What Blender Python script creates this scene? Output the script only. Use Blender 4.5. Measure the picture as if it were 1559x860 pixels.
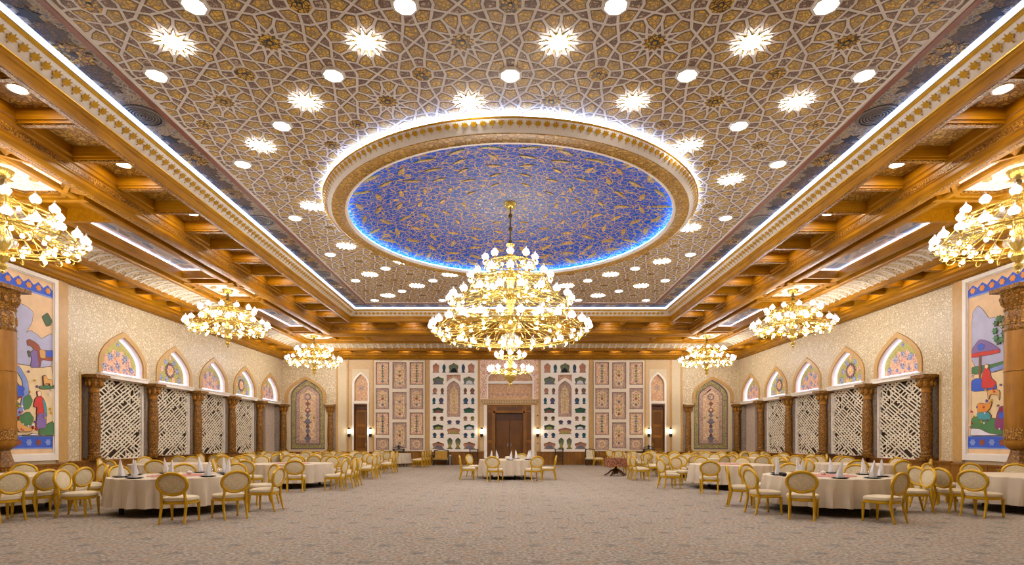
# Banquet hall with patterned ceiling, shallow blue dome, chandeliers, arcades and round tables.
# Metres; camera at the origin of plan looking along +Y; the hall is 30.4 m wide and 37.4 m long.
import bpy, bmesh, math, random
from math import sin, cos, pi, radians, sqrt, atan2, hypot
from mathutils import Vector, Matrix
from mathutils.geometry import delaunay_2d_cdt

for o in list(bpy.data.objects):
    bpy.data.objects.remove(o)
SC = bpy.context.scene
COL = SC.collection

# ---------------------------------------------------------------- camera
cam_data = bpy.data.cameras.new('camera')
cam = bpy.data.objects.new('camera', cam_data)
COL.objects.link(cam)
cam.location = (0, 0, 1.64)
cam.rotation_euler = (radians(90), 0, 0)
cam_data.sensor_width = 36
cam_data.lens = 36 * 838 / 1559
cam_data.shift_x = 2.5 / 1559
cam_data.shift_y = 240 / 1559
cam_data.clip_end = 200
SC.camera = cam

# ---------------------------------------------------------------- world, exposure
W = bpy.data.worlds.new('world')
SC.world = W
W.use_nodes = True
W.node_tree.nodes['Background'].inputs[0].default_value = (0.02, 0.02, 0.02, 1)
W.node_tree.nodes['Background'].inputs[1].default_value = 1
SC.view_settings.view_transform = 'Standard'
SC.view_settings.look = 'None'
SC.view_settings.gamma = 1
SC.view_settings.use_curve_mapping = False
SC.view_settings.exposure = 0.72
SC.cycles.max_bounces = 8
SC.cycles.diffuse_bounces = 4
SC.cycles.glossy_bounces = 3
SC.cycles.transparent_max_bounces = 16
SC.cycles.caustics_reflective = False
SC.cycles.caustics_refractive = False
SC.cycles.sample_clamp_indirect = 3
SC.cycles.use_denoising = True

# light strengths (radiance of the glowing surfaces)
L_BULB = 84.0        # chandelier bulbs
L_STAR = 36.0       # star and octagon ceiling lights
L_SPOT = 60.0      # round downlights in the coffers
L_COVE = 1.7       # white-blue glow panel painting the lit ceiling edge of the main cove
L_RING = 18.0       # LED strip of the dome ring
L_DOME = 15.0       # blue LED inside the dome
L_TRAY = 4.0        # LED strips of the side trays
L_NICHE = 2.6       # violet-white LED in the arches
L_SCONCE = 12.0

# ---------------------------------------------------------------- materials
def lin(c):
    c = c / 255.0
    return c / 12.92 if c <= 0.04045 else ((c + 0.055) / 1.055) ** 2.4

def rgb(*c):
    return (lin(c[0]), lin(c[1]), lin(c[2]), 1)

def newmat(name):
    m = bpy.data.materials.new(name)
    m.use_nodes = True
    nt = m.node_tree
    return m, nt, nt.nodes['Principled BSDF']

def coords(nt, scale=(1, 1, 1)):
    tc = nt.nodes.new('ShaderNodeTexCoord')
    mp = nt.nodes.new('ShaderNodeMapping')
    mp.inputs['Scale'].default_value = scale
    nt.links.new(tc.outputs['Object'], mp.inputs['Vector'])
    return mp.outputs['Vector']

def ramp(nt, fac, stops, interp='LINEAR'):
    r = nt.nodes.new('ShaderNodeValToRGB')
    r.color_ramp.interpolation = interp
    e = r.color_ramp.elements
    while len(e) < len(stops):
        e.new(0.5)
    for k, (p, c) in enumerate(stops):
        e[k].position = p
        e[k].color = c
    nt.links.new(fac, r.inputs['Fac'])
    return r.outputs['Color']

def mixc(nt, fac, a, b, mode='MIX'):
    n = nt.nodes.new('ShaderNodeMix')
    n.data_type = 'RGBA'
    n.blend_type = mode
    if isinstance(fac, (int, float)):
        n.inputs[0].default_value = fac
    else:
        nt.links.new(fac, n.inputs[0])
    for s, v in ((n.inputs[6], a), (n.inputs[7], b)):
        if isinstance(v, tuple):
            s.default_value = v
        else:
            nt.links.new(v, s)
    return n.outputs[2]

def bump(nt, b, height, strength=0.3, dist=0.02):
    n = nt.nodes.new('ShaderNodeBump')
    n.inputs['Strength'].default_value = strength
    n.inputs['Distance'].default_value = dist
    nt.links.new(height, n.inputs['Height'])
    nt.links.new(n.outputs['Normal'], b.inputs['Normal'])

def noise(nt, vec, scale, detail=3, rough=0.5):
    n = nt.nodes.new('ShaderNodeTexNoise')
    n.inputs['Scale'].default_value = scale
    n.inputs['Detail'].default_value = detail
    n.inputs['Roughness'].default_value = rough
    nt.links.new(vec, n.inputs['Vector'])
    return n.outputs['Fac']

def voro(nt, vec, scale, feature='F1', out='Distance'):
    n = nt.nodes.new('ShaderNodeTexVoronoi')
    n.feature = feature
    n.inputs['Scale'].default_value = scale
    nt.links.new(vec, n.inputs['Vector'])
    return n.outputs[out]

def shade(c, k):
    return (min(1, c[0] * k), min(1, c[1] * k), min(1, c[2] * k), 1)

def plain(name, c, rough=0.6, metal=0.0, var=0.12, scale=6.0, bmp=0.0, spec=0.5):
    m, nt, b = newmat(name)
    v = coords(nt)
    f = noise(nt, v, scale)
    nt.links.new(ramp(nt, f, [(0.3, shade(c, 1 - var)), (0.7, shade(c, 1 + var))]), b.inputs['Base Color'])
    b.inputs['Roughness'].default_value = rough
    b.inputs['Metallic'].default_value = metal
    b.inputs['Specular IOR Level'].default_value = spec
    if bmp:
        bump(nt, b, noise(nt, v, scale * 5), bmp)
    return m

def wood(name, c1, c2, stretch=(14, 1.2, 14), rough=0.38, bmp=0.15):
    m, nt, b = newmat(name)
    v = coords(nt, stretch)
    f = noise(nt, v, 1.0, 5, 0.6)
    g = noise(nt, coords(nt), 1.3, 2)
    c = ramp(nt, f, [(0.28, c1), (0.72, c2)])
    c = mixc(nt, 0.35, c, ramp(nt, g, [(0.3, shade(c1, 0.8)), (0.7, shade(c2, 1.15))]))
    nt.links.new(c, b.inputs['Base Color'])
    b.inputs['Roughness'].default_value = rough
    b.inputs['Specular IOR Level'].default_value = 0.3
    bump(nt, b, f, bmp, 0.01)
    return m

def arabesque(name, edge, cells, ground=None, scale=10.0, w=0.06, rough=0.55, bmp=0.2, metal=0.0, spec=0.4, squash=(1, 1, 1)):
    """scroll-like ornament: thin curling lines over patches of a few colours"""
    m, nt, b = newmat(name)
    v = coords(nt, squash)
    wrp = nt.nodes.new('ShaderNodeTexNoise')
    wrp.inputs['Scale'].default_value = scale * 0.45
    wrp.inputs['Detail'].default_value = 1
    nt.links.new(v, wrp.inputs['Vector'])
    add = nt.nodes.new('ShaderNodeVectorMath')
    add.operation = 'MULTIPLY_ADD'
    nt.links.new(wrp.outputs['Color'], add.inputs[0])
    add.inputs[1].default_value = (1.6 / scale,) * 3
    nt.links.new(v, add.inputs[2])
    vv = add.outputs[0]
    e = voro(nt, vv, scale, 'DISTANCE_TO_EDGE')
    d = voro(nt, vv, scale, 'F1', 'Color')
    sep = nt.nodes.new('ShaderNodeSeparateColor')
    nt.links.new(d, sep.inputs[0])
    n = len(cells)
    c = ramp(nt, sep.outputs[0], [((k + 0.0) / n, cc) for k, cc in enumerate(cells)], 'CONSTANT')
    if ground is not None:
        d2 = voro(nt, vv, scale)
        c = mixc(nt, ramp(nt, d2, [(0.30, (1, 1, 1, 1)), (0.36, (0, 0, 0, 1))]), ground, c)
    c = mixc(nt, ramp(nt, e, [(w, (1, 1, 1, 1)), (w * 1.6, (0, 0, 0, 1))]), c, edge)
    nt.links.new(c, b.inputs['Base Color'])
    b.inputs['Roughness'].default_value = rough
    b.inputs['Metallic'].default_value = metal
    b.inputs['Specular IOR Level'].default_value = spec
    if bmp:
        bump(nt, b, e, bmp, 0.02)
    return m

def glow(name, c, strength):
    m, nt, b = newmat(name)
    b.inputs['Base Color'].default_value = c
    b.inputs['Emission Color'].default_value = c
    b.inputs['Emission Strength'].default_value = strength
    return m

def glassy(name, tint=(1, 1, 1, 1), clear=0.55, white=0.3):
    m, nt, b = newmat(name)
    out = nt.nodes['Material Output']
    tr = nt.nodes.new('ShaderNodeBsdfTransparent')
    gl = nt.nodes.new('ShaderNodeBsdfGlossy')
    gl.inputs['Roughness'].default_value = 0.08
    tl = nt.nodes.new('ShaderNodeBsdfTranslucent')
    tl.inputs['Color'].default_value = tint
    tr.inputs['Color'].default_value = tint
    m1 = nt.nodes.new('ShaderNodeMixShader')
    m1.inputs[0].default_value = white
    nt.links.new(gl.outputs[0], m1.inputs[1])
    nt.links.new(tl.outputs[0], m1.inputs[2])
    m2 = nt.nodes.new('ShaderNodeMixShader')
    lw = nt.nodes.new('ShaderNodeLayerWeight')
    lw.inputs['Blend'].default_value = 0.35
    mth = nt.nodes.new('ShaderNodeMath')
    mth.operation = 'MULTIPLY_ADD'
    nt.links.new(lw.outputs['Facing'], mth.inputs[0])
    mth.inputs[1].default_value = 0.5
    mth.inputs[2].default_value = 1 - clear - 0.25
    nt.links.new(mth.outputs[0], m2.inputs[0])
    nt.links.new(tr.outputs[0], m2.inputs[1])
    nt.links.new(m1.outputs[0], m2.inputs[2])
    nt.links.new(m2.outputs[0], out.inputs['Surface'])
    return m

GOLD_C = rgb(206, 150, 30)
MT = {}
MT['gold'] = plain('gold_leaf_paint', rgb(200, 156, 8), 0.36, 0.25, 0.10, 8)
MT['brass'] = plain('brass', rgb(210, 178, 88), 0.26, 0.75, 0.08, 10)
MT['bronze'] = plain('bronze', rgb(104, 84, 44), 0.35, 0.7)
MT['wood'] = wood('honey_wood', rgb(132, 82, 0), rgb(186, 128, 6), (22, 1.2, 22))
MT['woodx'] = wood('honey_wood_cross', rgb(132, 82, 0), rgb(186, 128, 6), (1.2, 22, 22))
MT['woodv'] = wood('honey_wood_upright', rgb(110, 66, 16), rgb(154, 102, 32), (9, 9, 0.9), 0.45)
MT['wood_dark'] = wood('dark_wood', rgb(62, 34, 16), rgb(98, 56, 26), (9, 9, 0.9), 0.4)
MT['wood_door'] = wood('door_wood', rgb(84, 50, 14), rgb(120, 74, 24), (9, 9, 0.9), 0.4)
MT['carved'] = arabesque('carved_wood', rgb(108, 68, 18), [rgb(190, 138, 44), rgb(172, 118, 30)], None, 16, 0.10, 0.4, 0.6)
MT['coffer'] = arabesque('coffer_panel_paint', rgb(112, 76, 20), [rgb(176, 128, 40), rgb(150, 104, 26), rgb(188, 146, 60)], None, 9, 0.08, 0.5, 0.3)
MT['strap'] = plain('ceiling_strap_cream', rgb(232, 224, 216), 0.6, 0, 0.06)
MT['tile_gold'] = arabesque('tile_gold', rgb(166, 134, 76), [rgb(230, 188, 90), rgb(208, 176, 116), rgb(242, 198, 78), rgb(196, 168, 118)], None, 15, 0.09, 0.5, 0.15)
MT['tile_dark'] = arabesque('tile_dark', rgb(116, 92, 84), [rgb(158, 132, 118), rgb(206, 182, 156), rgb(138, 112, 100)], None, 18, 0.08, 0.55, 0.1)
MT['rosette'] = arabesque('rosette_gold', rgb(70, 54, 26), [rgb(212, 160, 30), rgb(180, 132, 30), rgb(226, 180, 60)], None, 13, 0.08, 0.4, 0.2)
MT['tile_edge'] = plain('tile_edge_brown', rgb(124, 98, 80), 0.55)
MT['rosette_eye'] = plain('rosette_blue_black', rgb(34, 40, 60), 0.5)
MT['border'] = arabesque('border_paisley', rgb(186, 172, 152), [rgb(124, 116, 116), rgb(156, 138, 120), rgb(106, 106, 116), rgb(172, 146, 108)], None, 13, 0.08, 0.55, 0.1)
MT['border_blot'] = arabesque('border_scroll', rgb(84, 72, 66), [rgb(124, 104, 90), rgb(98, 90, 90), rgb(138, 108, 74)], None, 16, 0.08, 0.55, 0.1)
MT['red_trim'] = plain('brick_red_trim', rgb(142, 84, 62), 0.5)
MT['cream'] = plain('cream_plaster', rgb(236, 226, 212), 0.5, 0, 0.04)
MT['grid_cream'] = plain('grid_cream', rgb(220, 206, 186), 0.5, 0, 0.03)
MT['white'] = plain('white_paint', rgb(234, 226, 216), 0.45, 0, 0.03)
MT['palmette'] = plain('palmette_gold', rgb(214, 164, 40), 0.32, 0.35, 0.1)
MT['ring_gold'] = arabesque('ring_gold_relief', rgb(150, 112, 46), [rgb(206, 164, 84), rgb(188, 144, 64)], None, 9, 0.07, 0.4, 0.6)
MT['slat_gilt'] = arabesque('gilt_filigree', rgb(226, 212, 184), [rgb(176, 150, 104), rgb(196, 176, 138), rgb(156, 128, 84)], None, 9, 0.08, 0.45, 0.3)
MT['tray'] = arabesque('tray_cloud_paint', rgb(190, 176, 168), [rgb(128, 138, 156), rgb(150, 134, 124), rgb(104, 120, 142), rgb(170, 158, 148)], None, 3.0, 0.05, 0.55, 0.0, squash=(1, 0.45, 1))
MT['octagon'] = arabesque('octagon_cream_filigree', rgb(226, 200, 140), [rgb(250, 246, 236), rgb(246, 240, 224), rgb(240, 232, 214)], None, 7, 0.045, 0.5, 0.2)
MT['tan_paint'] = plain('tan_paint', rgb(198, 160, 96), 0.5)
MT['wallpaper'] = arabesque('cream_scroll_relief', rgb(184, 164, 130), [rgb(216, 198, 164), rgb(226, 210, 180), rgb(206, 188, 154)], None, 11, 0.09, 0.42, 0.5, spec=0.6)
MT['plaster'] = plain('beige_plaster', rgb(212, 194, 160), 0.55, 0, 0.04)
MT['plaster2'] = plain('sand_plaster', rgb(204, 174, 130), 0.55, 0, 0.05)
MT['ochre'] = plain('ochre_moulding', rgb(188, 148, 88), 0.45, 0, 0.07)
MT['reveal'] = arabesque('grey_brown_reveal', rgb(150, 136, 122), [rgb(128, 112, 100), rgb(140, 124, 110)], None, 9, 0.07, 0.55, 0.2)
MT['lattice'] = plain('lattice_cream', rgb(232, 220, 198), 0.5, 0, 0.05)
MT['lattice_back'] = plain('lattice_backing_brown', rgb(84, 66, 50), 0.8)  # dark brown board behind the openwork
MT['passage'] = plain('passage_grey', rgb(190, 172, 156), 0.6)
MT['tymp'] = arabesque('tympanum_green', rgb(186, 176, 96), [rgb(170, 166, 84), rgb(180, 172, 92)], None, 8, 0.05, 0.5, 0.0)
MT['tymp_pink'] = arabesque('tympanum_rose', rgb(236, 196, 164), [rgb(206, 146, 122), rgb(222, 170, 140), rgb(150, 120, 150), rgb(226, 186, 150)], None, 11, 0.07, 0.5, 0.0)
MT['tymp_blue'] = arabesque('tympanum_blue', rgb(206, 196, 190), [rgb(60, 110, 190), rgb(70, 84, 160), rgb(96, 146, 200)], None, 16, 0.07, 0.5, 0.0)
MT['col'] = arabesque('carved_column_wood', rgb(90, 58, 14), [rgb(150, 102, 30), rgb(132, 88, 22), rgb(164, 112, 38)], None, 14, 0.08, 0.42, 0.5)
MT['col_plain'] = wood('column_wood', rgb(132, 86, 22), rgb(172, 118, 42), (9, 9, 0.9), 0.4)
MT['carpet_mauve'] = arabesque('panel_mauve', rgb(198, 172, 150), [rgb(152, 122, 116), rgb(164, 132, 122), rgb(142, 116, 118), rgb(178, 144, 124)], None, 11, 0.07, 0.6, 0.05)
MT['carpet_grey'] = arabesque('panel_grey', rgb(180, 156, 130), [rgb(138, 120, 108), rgb(124, 108, 106), rgb(152, 126, 104)], None, 14, 0.08, 0.6, 0.05)
MT['carpet_cream'] = arabesque('panel_cream', rgb(192, 156, 124), [rgb(226, 202, 162), rgb(220, 188, 148), rgb(208, 168, 136), rgb(230, 212, 178)], None, 12, 0.07, 0.6, 0.05)
MT['carpet_green'] = arabesque('panel_green', rgb(186, 166, 110), [rgb(116, 118, 76), rgb(130, 128, 84), rgb(96, 104, 84)], None, 12, 0.07, 0.6, 0.05)
MT['carpet_rose'] = arabesque('panel_rose', rgb(228, 196, 160), [rgb(196, 140, 116), rgb(206, 156, 126), rgb(150, 112, 112)], None, 13, 0.07, 0.6, 0.05)
MT['plum'] = plain('plum_line', rgb(104, 78, 92), 0.6)
MT['slate'] = plain('slate_motif', rgb(116, 112, 124), 0.6)
MT['pink'] = arabesque('portal_pink', rgb(238, 212, 190), [rgb(208, 158, 142), rgb(214, 168, 148), rgb(180, 130, 128), rgb(222, 184, 156)], None, 8, 0.10, 0.55, 0.1)
MT['pink2'] = arabesque('portal_buff', rgb(198, 156, 116), [rgb(226, 190, 146), rgb(220, 182, 140), rgb(210, 160, 130)], None, 9, 0.07, 0.55, 0.05)
MT['black'] = plain('black_plastic', rgb(22, 21, 22), 0.5, 0, 0.12, 6, 0, 0.25)
MT['char'] = plain('charcoal', rgb(40, 38, 38), 0.5)
MT['steel'] = plain('steel', rgb(150, 152, 156), 0.3, 0.8)
MT['upholstery'] = arabesque('cream_damask', rgb(206, 190, 156), [rgb(222, 208, 178), rgb(214, 198, 166)], None, 22, 0.09, 0.75, 0.1, spec=0.2)
MT['seat_cloth'] = plain('cream_seat_cloth', rgb(214, 200, 174), 0.8, 0, 0.05, 9, 0.05, 0.2)
MT['linen'] = plain('white_linen', rgb(208, 194, 174), 0.85, 0, 0.03, 4, 0.05, 0.2)
MT['napkin'] = plain('white_napkin', rgb(222, 220, 224), 0.85, 0, 0.02, 4, 0.0, 0.2)
MT['runner'] = arabesque('rose_runner', rgb(200, 150, 140), [rgb(170, 100, 92), rgb(186, 116, 104)], None, 14, 0.06, 0.8, 0.0)
MT['paisley'] = arabesque('red_brown_paisley', rgb(166, 110, 76), [rgb(92, 46, 30), rgb(116, 58, 40), rgb(80, 46, 40), rgb(134, 76, 48)], None, 14, 0.07, 0.8, 0.1)
MT['glass'] = glassy('clear_glass', (1, 1, 1, 1), 0.75, 0.1)
MT['shade'] = glassy('lamp_glass', (0.97, 0.97, 1, 1), 0.58, 0.46)
MT['crystal'] = glassy('crystal', (1, 0.98, 0.94, 1), 0.45, 0.3)
MT['vent'] = plain('vent_grey', rgb(128, 124, 122), 0.4, 0.4)
MT['vent_dark'] = plain('vent_gap', rgb(46, 44, 44), 0.7)
MT['cushion_gold'] = plain('mustard_cushion', rgb(176, 138, 56), 0.8)
for nm, c in (('lav', (184, 184, 214)), ('dkgreen', (66, 96, 62)), ('green', (74, 124, 74)), ('sand', (232, 206, 160)), ('peach', (232, 196, 152)),
              ('chestnut', (150, 72, 44)), ('blue', (52, 92, 206)), ('tan', (222, 164, 92)), ('mauve', (130, 104, 168)), ('water', (130, 152, 216)),
              ('rust', (142, 76, 50)), ('red', (206, 52, 40)), ('teal', (70, 150, 160)), ('skin', (240, 204, 170)), ('pale', (226, 222, 234)),
              ('olive', (112, 102, 60)), ('orange', (226, 144, 56)), ('ink', (96, 74, 66)), ('plum2', (136, 52, 104)), ('yellow', (222, 190, 56))):
    MT['p_' + nm] = plain('mural_' + nm, rgb(*c), 0.6, 0, 0.08, 3)
MT['p_plum'] = MT['p_plum2']
for nm, c in (('orange', (186, 134, 108)), ('green', (104, 116, 86)), ('teal', (26, 104, 122)), ('blue', (52, 84, 118)), ('purple', (92, 88, 126)), ('brown', (130, 92, 68)), ('jade', (40, 84, 66)), ('lime', (156, 146, 70))):
    MT['n_' + nm] = arabesque('niche_' + nm, shade(rgb(*c), 1.5), [rgb(*c), shade(rgb(*c), 0.8), shade(rgb(*c), 1.2)], None, 18, 0.06, 0.5, 0.0)
MT['g_bulb'] = glow('lit_bulb', rgb(255, 250, 242), L_BULB)
MT['g_star'] = glow('lit_star', rgb(255, 246, 236), L_STAR)
MT['g_spot'] = glow('lit_downlight', rgb(255, 236, 206), L_SPOT)
MT['g_cove'] = glow('cove_glow_white', rgb(176, 200, 255), L_COVE)
MT['g_ring'] = glow('led_ring', rgb(178, 204, 255), L_RING)
MT['g_ring2'] = glow('led_ring_cover', rgb(196, 214, 255), 4.0)
MT['g_dome'] = glow('led_blue', rgb(90, 190, 255), L_DOME)
MT['g_tray'] = glow('led_tray', rgb(226, 224, 255), L_TRAY)
MT['g_niche'] = glow('led_niche', rgb(214, 204, 255), L_NICHE)
MT['g_sconce'] = glow('lit_sconce', rgb(255, 250, 236), L_SCONCE)

def carpet_mat():
    m, nt, b = newmat('woven_carpet')
    v = coords(nt)
    fine = noise(nt, v, 17, 5, 0.75)
    med = noise(nt, coords(nt, (1, 0.9, 1)), 4.2, 4, 0.65)
    big = noise(nt, v, 0.35, 2)
    c = ramp(nt, fine, [(0.36, rgb(84, 78, 76)), (0.48, rgb(146, 137, 128)), (0.60, rgb(190, 180, 168))])
    c = mixc(nt, ramp(nt, med, [(0.52, (0, 0, 0, 1)), (0.66, (0.55, 0.55, 0.55, 1))]), c, rgb(176, 136, 106))
    c = mixc(nt, ramp(nt, noise(nt, coords(nt, (1.0, 1.2, 1)), 5.0, 3, 0.6), [(0.56, (0, 0, 0, 1)), (0.68, (0.6, 0.6, 0.6, 1))]), c, rgb(138, 130, 126))
    # rows of slate-blue motifs on a half-drop grid of 1.17 m
    for off in ((0.0, 0.0), (0.585, 0.585)):
        sx = nt.nodes.new('ShaderNodeSeparateXYZ')
        nt.links.new(v, sx.inputs[0])
        comps = []
        for k, o_ in ((0, off[0]), (1, off[1])):
            a = nt.nodes.new('ShaderNodeMath'); a.operation = 'ADD'
            nt.links.new(sx.outputs[k], a.inputs[0]); a.inputs[1].default_value = 100 * 1.17 + o_ + 0.2
            d = nt.nodes.new('ShaderNodeMath'); d.operation = 'PINGPONG'
            nt.links.new(a.outputs[0], d.inputs[0]); d.inputs[1].default_value = 0.585
            comps.append(d.outputs[0])
        cb = nt.nodes.new('ShaderNodeCombineXYZ')
        nt.links.new(comps[0], cb.inputs[0]); nt.links.new(comps[1], cb.inputs[1])
        ln = nt.nodes.new('ShaderNodeVectorMath'); ln.operation = 'LENGTH'
        nt.links.new(cb.outputs[0], ln.inputs[0])
        ad = nt.nodes.new('ShaderNodeMath'); ad.operation = 'MULTIPLY_ADD'
        nt.links.new(fine, ad.inputs[0]); ad.inputs[1].default_value = 0.22
        nt.links.new(ln.outputs['Value'], ad.inputs[2])
        c = mixc(nt, ramp(nt, ad.outputs[0], [(0.18, (0.6, 0.6, 0.6, 1)), (0.26, (0, 0, 0, 1))]), c, rgb(92, 98, 104))
    c = mixc(nt, 0.25, c, ramp(nt, big, [(0.3, rgb(140, 126, 113)), (0.7, rgb(168, 156, 144))]))
    nt.links.new(c, b.inputs['Base Color'])
    b.inputs['Roughness'].default_value = 0.95
    b.inputs['Specular IOR Level'].default_value = 0.1
    bump(nt, b, fine, 0.25, 0.01)
    return m
MT['carpet'] = carpet_mat()

def dome_mat():
    """blue dome painted with fine gold and cream scrolls in concentric order"""
    m, nt, b = newmat('dome_blue_scrolls')
    v = coords(nt)
    ln = nt.nodes.new('ShaderNodeVectorMath'); ln.operation = 'LENGTH'
    sq = nt.nodes.new('ShaderNodeMapping'); sq.inputs['Scale'].default_value = (1, 1, 0)
    nt.links.new(v, sq.inputs['Vector'])
    nt.links.new(sq.outputs['Vector'], ln.inputs[0])
    r = ln.outputs['Value']
    warp = nt.nodes.new('ShaderNodeTexNoise'); warp.inputs['Scale'].default_value = 3.2; warp.inputs['Detail'].default_value = 1
    nt.links.new(v, warp.inputs['Vector'])
    ma = nt.nodes.new('ShaderNodeVectorMath'); ma.operation = 'MULTIPLY_ADD'
    nt.links.new(warp.outputs['Color'], ma.inputs[0]); ma.inputs[1].default_value = (0.35, 0.35, 0.35)
    nt.links.new(v, ma.inputs[2])
    e1 = voro(nt, ma.outputs[0], 4.2, 'DISTANCE_TO_EDGE')
    e2 = voro(nt, ma.outputs[0], 9.0, 'DISTANCE_TO_EDGE')
    f1 = voro(nt, ma.outputs[0], 6.5)
    rr = nt.nodes.new('ShaderNodeMath'); rr.operation = 'DIVIDE'
    nt.links.new(r, rr.inputs[0]); rr.inputs[1].default_value = 5.3
    base = ramp(nt, rr.outputs[0], [(0.0, rgb(24, 84, 150)), (0.35, rgb(8, 76, 158)), (0.75, rgb(0, 66, 168)), (1.0, rgb(0, 84, 196))])
    c = mixc(nt, ramp(nt, e2, [(0.025, (0.7, 0.7, 0.7, 1)), (0.06, (0, 0, 0, 1))]), base, rgb(160, 146, 104))
    c = mixc(nt, ramp(nt, f1, [(0.15, (1, 1, 1, 1)), (0.20, (0, 0, 0, 1))]), c, rgb(190, 136, 58))
    c = mixc(nt, ramp(nt, e1, [(0.02, (1, 1, 1, 1)), (0.045, (0, 0, 0, 1))]), c, rgb(206, 160, 70))
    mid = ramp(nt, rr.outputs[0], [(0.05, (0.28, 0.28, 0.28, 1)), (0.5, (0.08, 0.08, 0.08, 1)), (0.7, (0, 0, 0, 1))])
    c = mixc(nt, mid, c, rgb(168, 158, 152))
    nt.links.new(c, b.inputs['Base Color'])
    b.inputs['Roughness'].default_value = 0.6
    b.inputs['Specular IOR Level'].default_value = 0.08
    return m
MT['dome'] = dome_mat()

# ---------------------------------------------------------------- mesh helpers
class MB:
    """collects geometry for ONE mesh"""
    def __init__(self):
        self.v = []; self.f = []; self.m = []
    def add(self, verts, faces, mi=0):
        n = len(self.v)
        self.v.extend(tuple(p) for p in verts)
        self.f.extend(tuple(i + n for i in f) for f in faces)
        self.m.extend([mi] * len(faces))
        return self
    def box(self, x0, x1, y0, y1, z0, z1, mi=0):
        p = [(x0, y0, z0), (x1, y0, z0), (x1, y1, z0), (x0, y1, z0), (x0, y0, z1), (x1, y0, z1), (x1, y1, z1), (x0, y1, z1)]
        return self.add(p, [(0, 3, 2, 1), (4, 5, 6, 7), (0, 1, 5, 4), (1, 2, 6, 5), (2, 3, 7, 6), (3, 0, 4, 7)], mi)
    def lathe(self, prof, n=12, c=(0, 0, 0), mi=0, sx=1.0, sy=1.0, phase=0.0, cap=True):
        vs = []; fs = []
        for r, z in prof:
            for k in range(n):
                a = 2 * pi * k / n + phase
                vs.append((c[0] + r * cos(a) * sx, c[1] + r * sin(a) * sy, c[2] + z))
        for i in range(len(prof) - 1):
            for k in range(n):
                k2 = (k + 1) % n
                fs.append((i * n + k, i * n + k2, (i + 1) * n + k2, (i + 1) * n + k))
        if cap:
            if prof[0][0] > 1e-4:
                fs.append(tuple(reversed(range(n))))
            if prof[-1][0] > 1e-4:
                fs.append(tuple(range((len(prof) - 1) * n, len(prof) * n)))
        return self.add(vs, fs, mi)
    def tube(self, pts, r, n=6, mi=0, closed=False, cap=True):
        pts = [Vector(p) for p in pts]
        rs = r if isinstance(r, (list, tuple)) else [r] * len(pts)
        vs = []; fs = []
        N = len(pts)
        up = Vector((0, 0, 1))
        prev = None
        for i, p in enumerate(pts):
            a = pts[(i - 1) % N] if (closed or i > 0) else p
            b = pts[(i + 1) % N] if (closed or i < N - 1) else p
            t = (b - a).normalized()
            if prev is None:
                s = t.cross(up)
                if s.length < 1e-3:
                    s = t.cross(Vector((1, 0, 0)))
            else:
                s = prev - t * prev.dot(t)
            s.normalize(); prev = s
            w = t.cross(s)
            for k in range(n):
                an = 2 * pi * k / n
                vs.append(p + (s * cos(an) + w * sin(an)) * rs[i])
        for i in range(N if closed else N - 1):
            j = (i + 1) % N
            for k in range(n):
                k2 = (k + 1) % n
                fs.append((i * n + k, i * n + k2, j * n + k2, j * n + k))
        if cap and not closed:
            fs.append(tuple(reversed(range(n))))
            fs.append(tuple(range((N - 1) * n, N * n)))
        return self.add(vs, fs, mi)
    def prism(self, F, poly, d0, d1, mi=0, back=False):
        n = len(poly)
        vs = [fp(F, u, v, d1) for u, v in poly] + [fp(F, u, v, d0) for u, v in poly]
        fs = [tuple(range(n))] + [(i, i + n, (i + 1) % n + n, (i + 1) % n) for i in range(n)]
        if back:
            fs.append(tuple(reversed(range(n, 2 * n))))
        return self.add(vs, fs, mi)
    def holed(self, F, outer, holes, d0, d1, mi=0):
        """slab with holes, front at d1"""
        loops = [outer] + holes
        pts = []; edges = []; loopix = []
        for lp in loops:
            s = len(pts)
            pts.extend(Vector(p) for p in lp)
            ix = list(range(s, s + len(lp)))
            loopix.append(ix)
            edges += [(ix[k], ix[(k + 1) % len(ix)]) for k in range(len(ix))]
        vo, eo, fo, orig, _, _ = delaunay_2d_cdt(pts, edges, [], 0, 1e-5)
        tris = []
        def inside(p, lp):
            c = False; x, y = p
            for k in range(len(lp)):
                x1, y1 = lp[k]; x2, y2 = lp[(k + 1) % len(lp)]
                if (y1 > y) != (y2 > y) and x < (x2 - x1) * (y - y1) / (y2 - y1) + x1:
                    c = not c
            return c
        for f in fo:
            cx = sum(vo[i].x for i in f) / len(f); cy = sum(vo[i].y for i in f) / len(f)
            if inside((cx, cy), outer) and not any(inside((cx, cy), h) for h in holes):
                tris.append(tuple(f))
        self.add([fp(F, p.x, p.y, d1) for p in vo], tris, mi)
        for lp in loops:
            n = len(lp)
            vs = [fp(F, u, v, d1) for u, v in lp] + [fp(F, u, v, d0) for u, v in lp]
            self.add(vs, [(i, i + n, (i + 1) % n + n, (i + 1) % n) for i in range(n)], mi)
        return self
    def mesh(self, name, mats, smooth=False):
        me = bpy.data.meshes.new(name)
        me.from_pydata(self.v, [], self.f)
        mats = mats if isinstance(mats, (list, tuple)) else [mats]
        for k in mats:
            me.materials.append(MT[k] if isinstance(k, str) else k)
        if len(mats) > 1:
            me.polygons.foreach_set('material_index', self.m)
        if smooth:
            me.polygons.foreach_set('use_smooth', [True] * len(me.polygons))
            if smooth != 'all':
                try:
                    me.set_sharp_from_angle(angle=radians(40))
                except Exception:
                    pass
        me.update()
        return me

def frame(o, u, v, n):
    return (Vector(o), Vector(u), Vector(v), Vector(n))

def fp(F, a, b, d):
    return F[0] + F[1] * a + F[2] * b + F[3] * d

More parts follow.
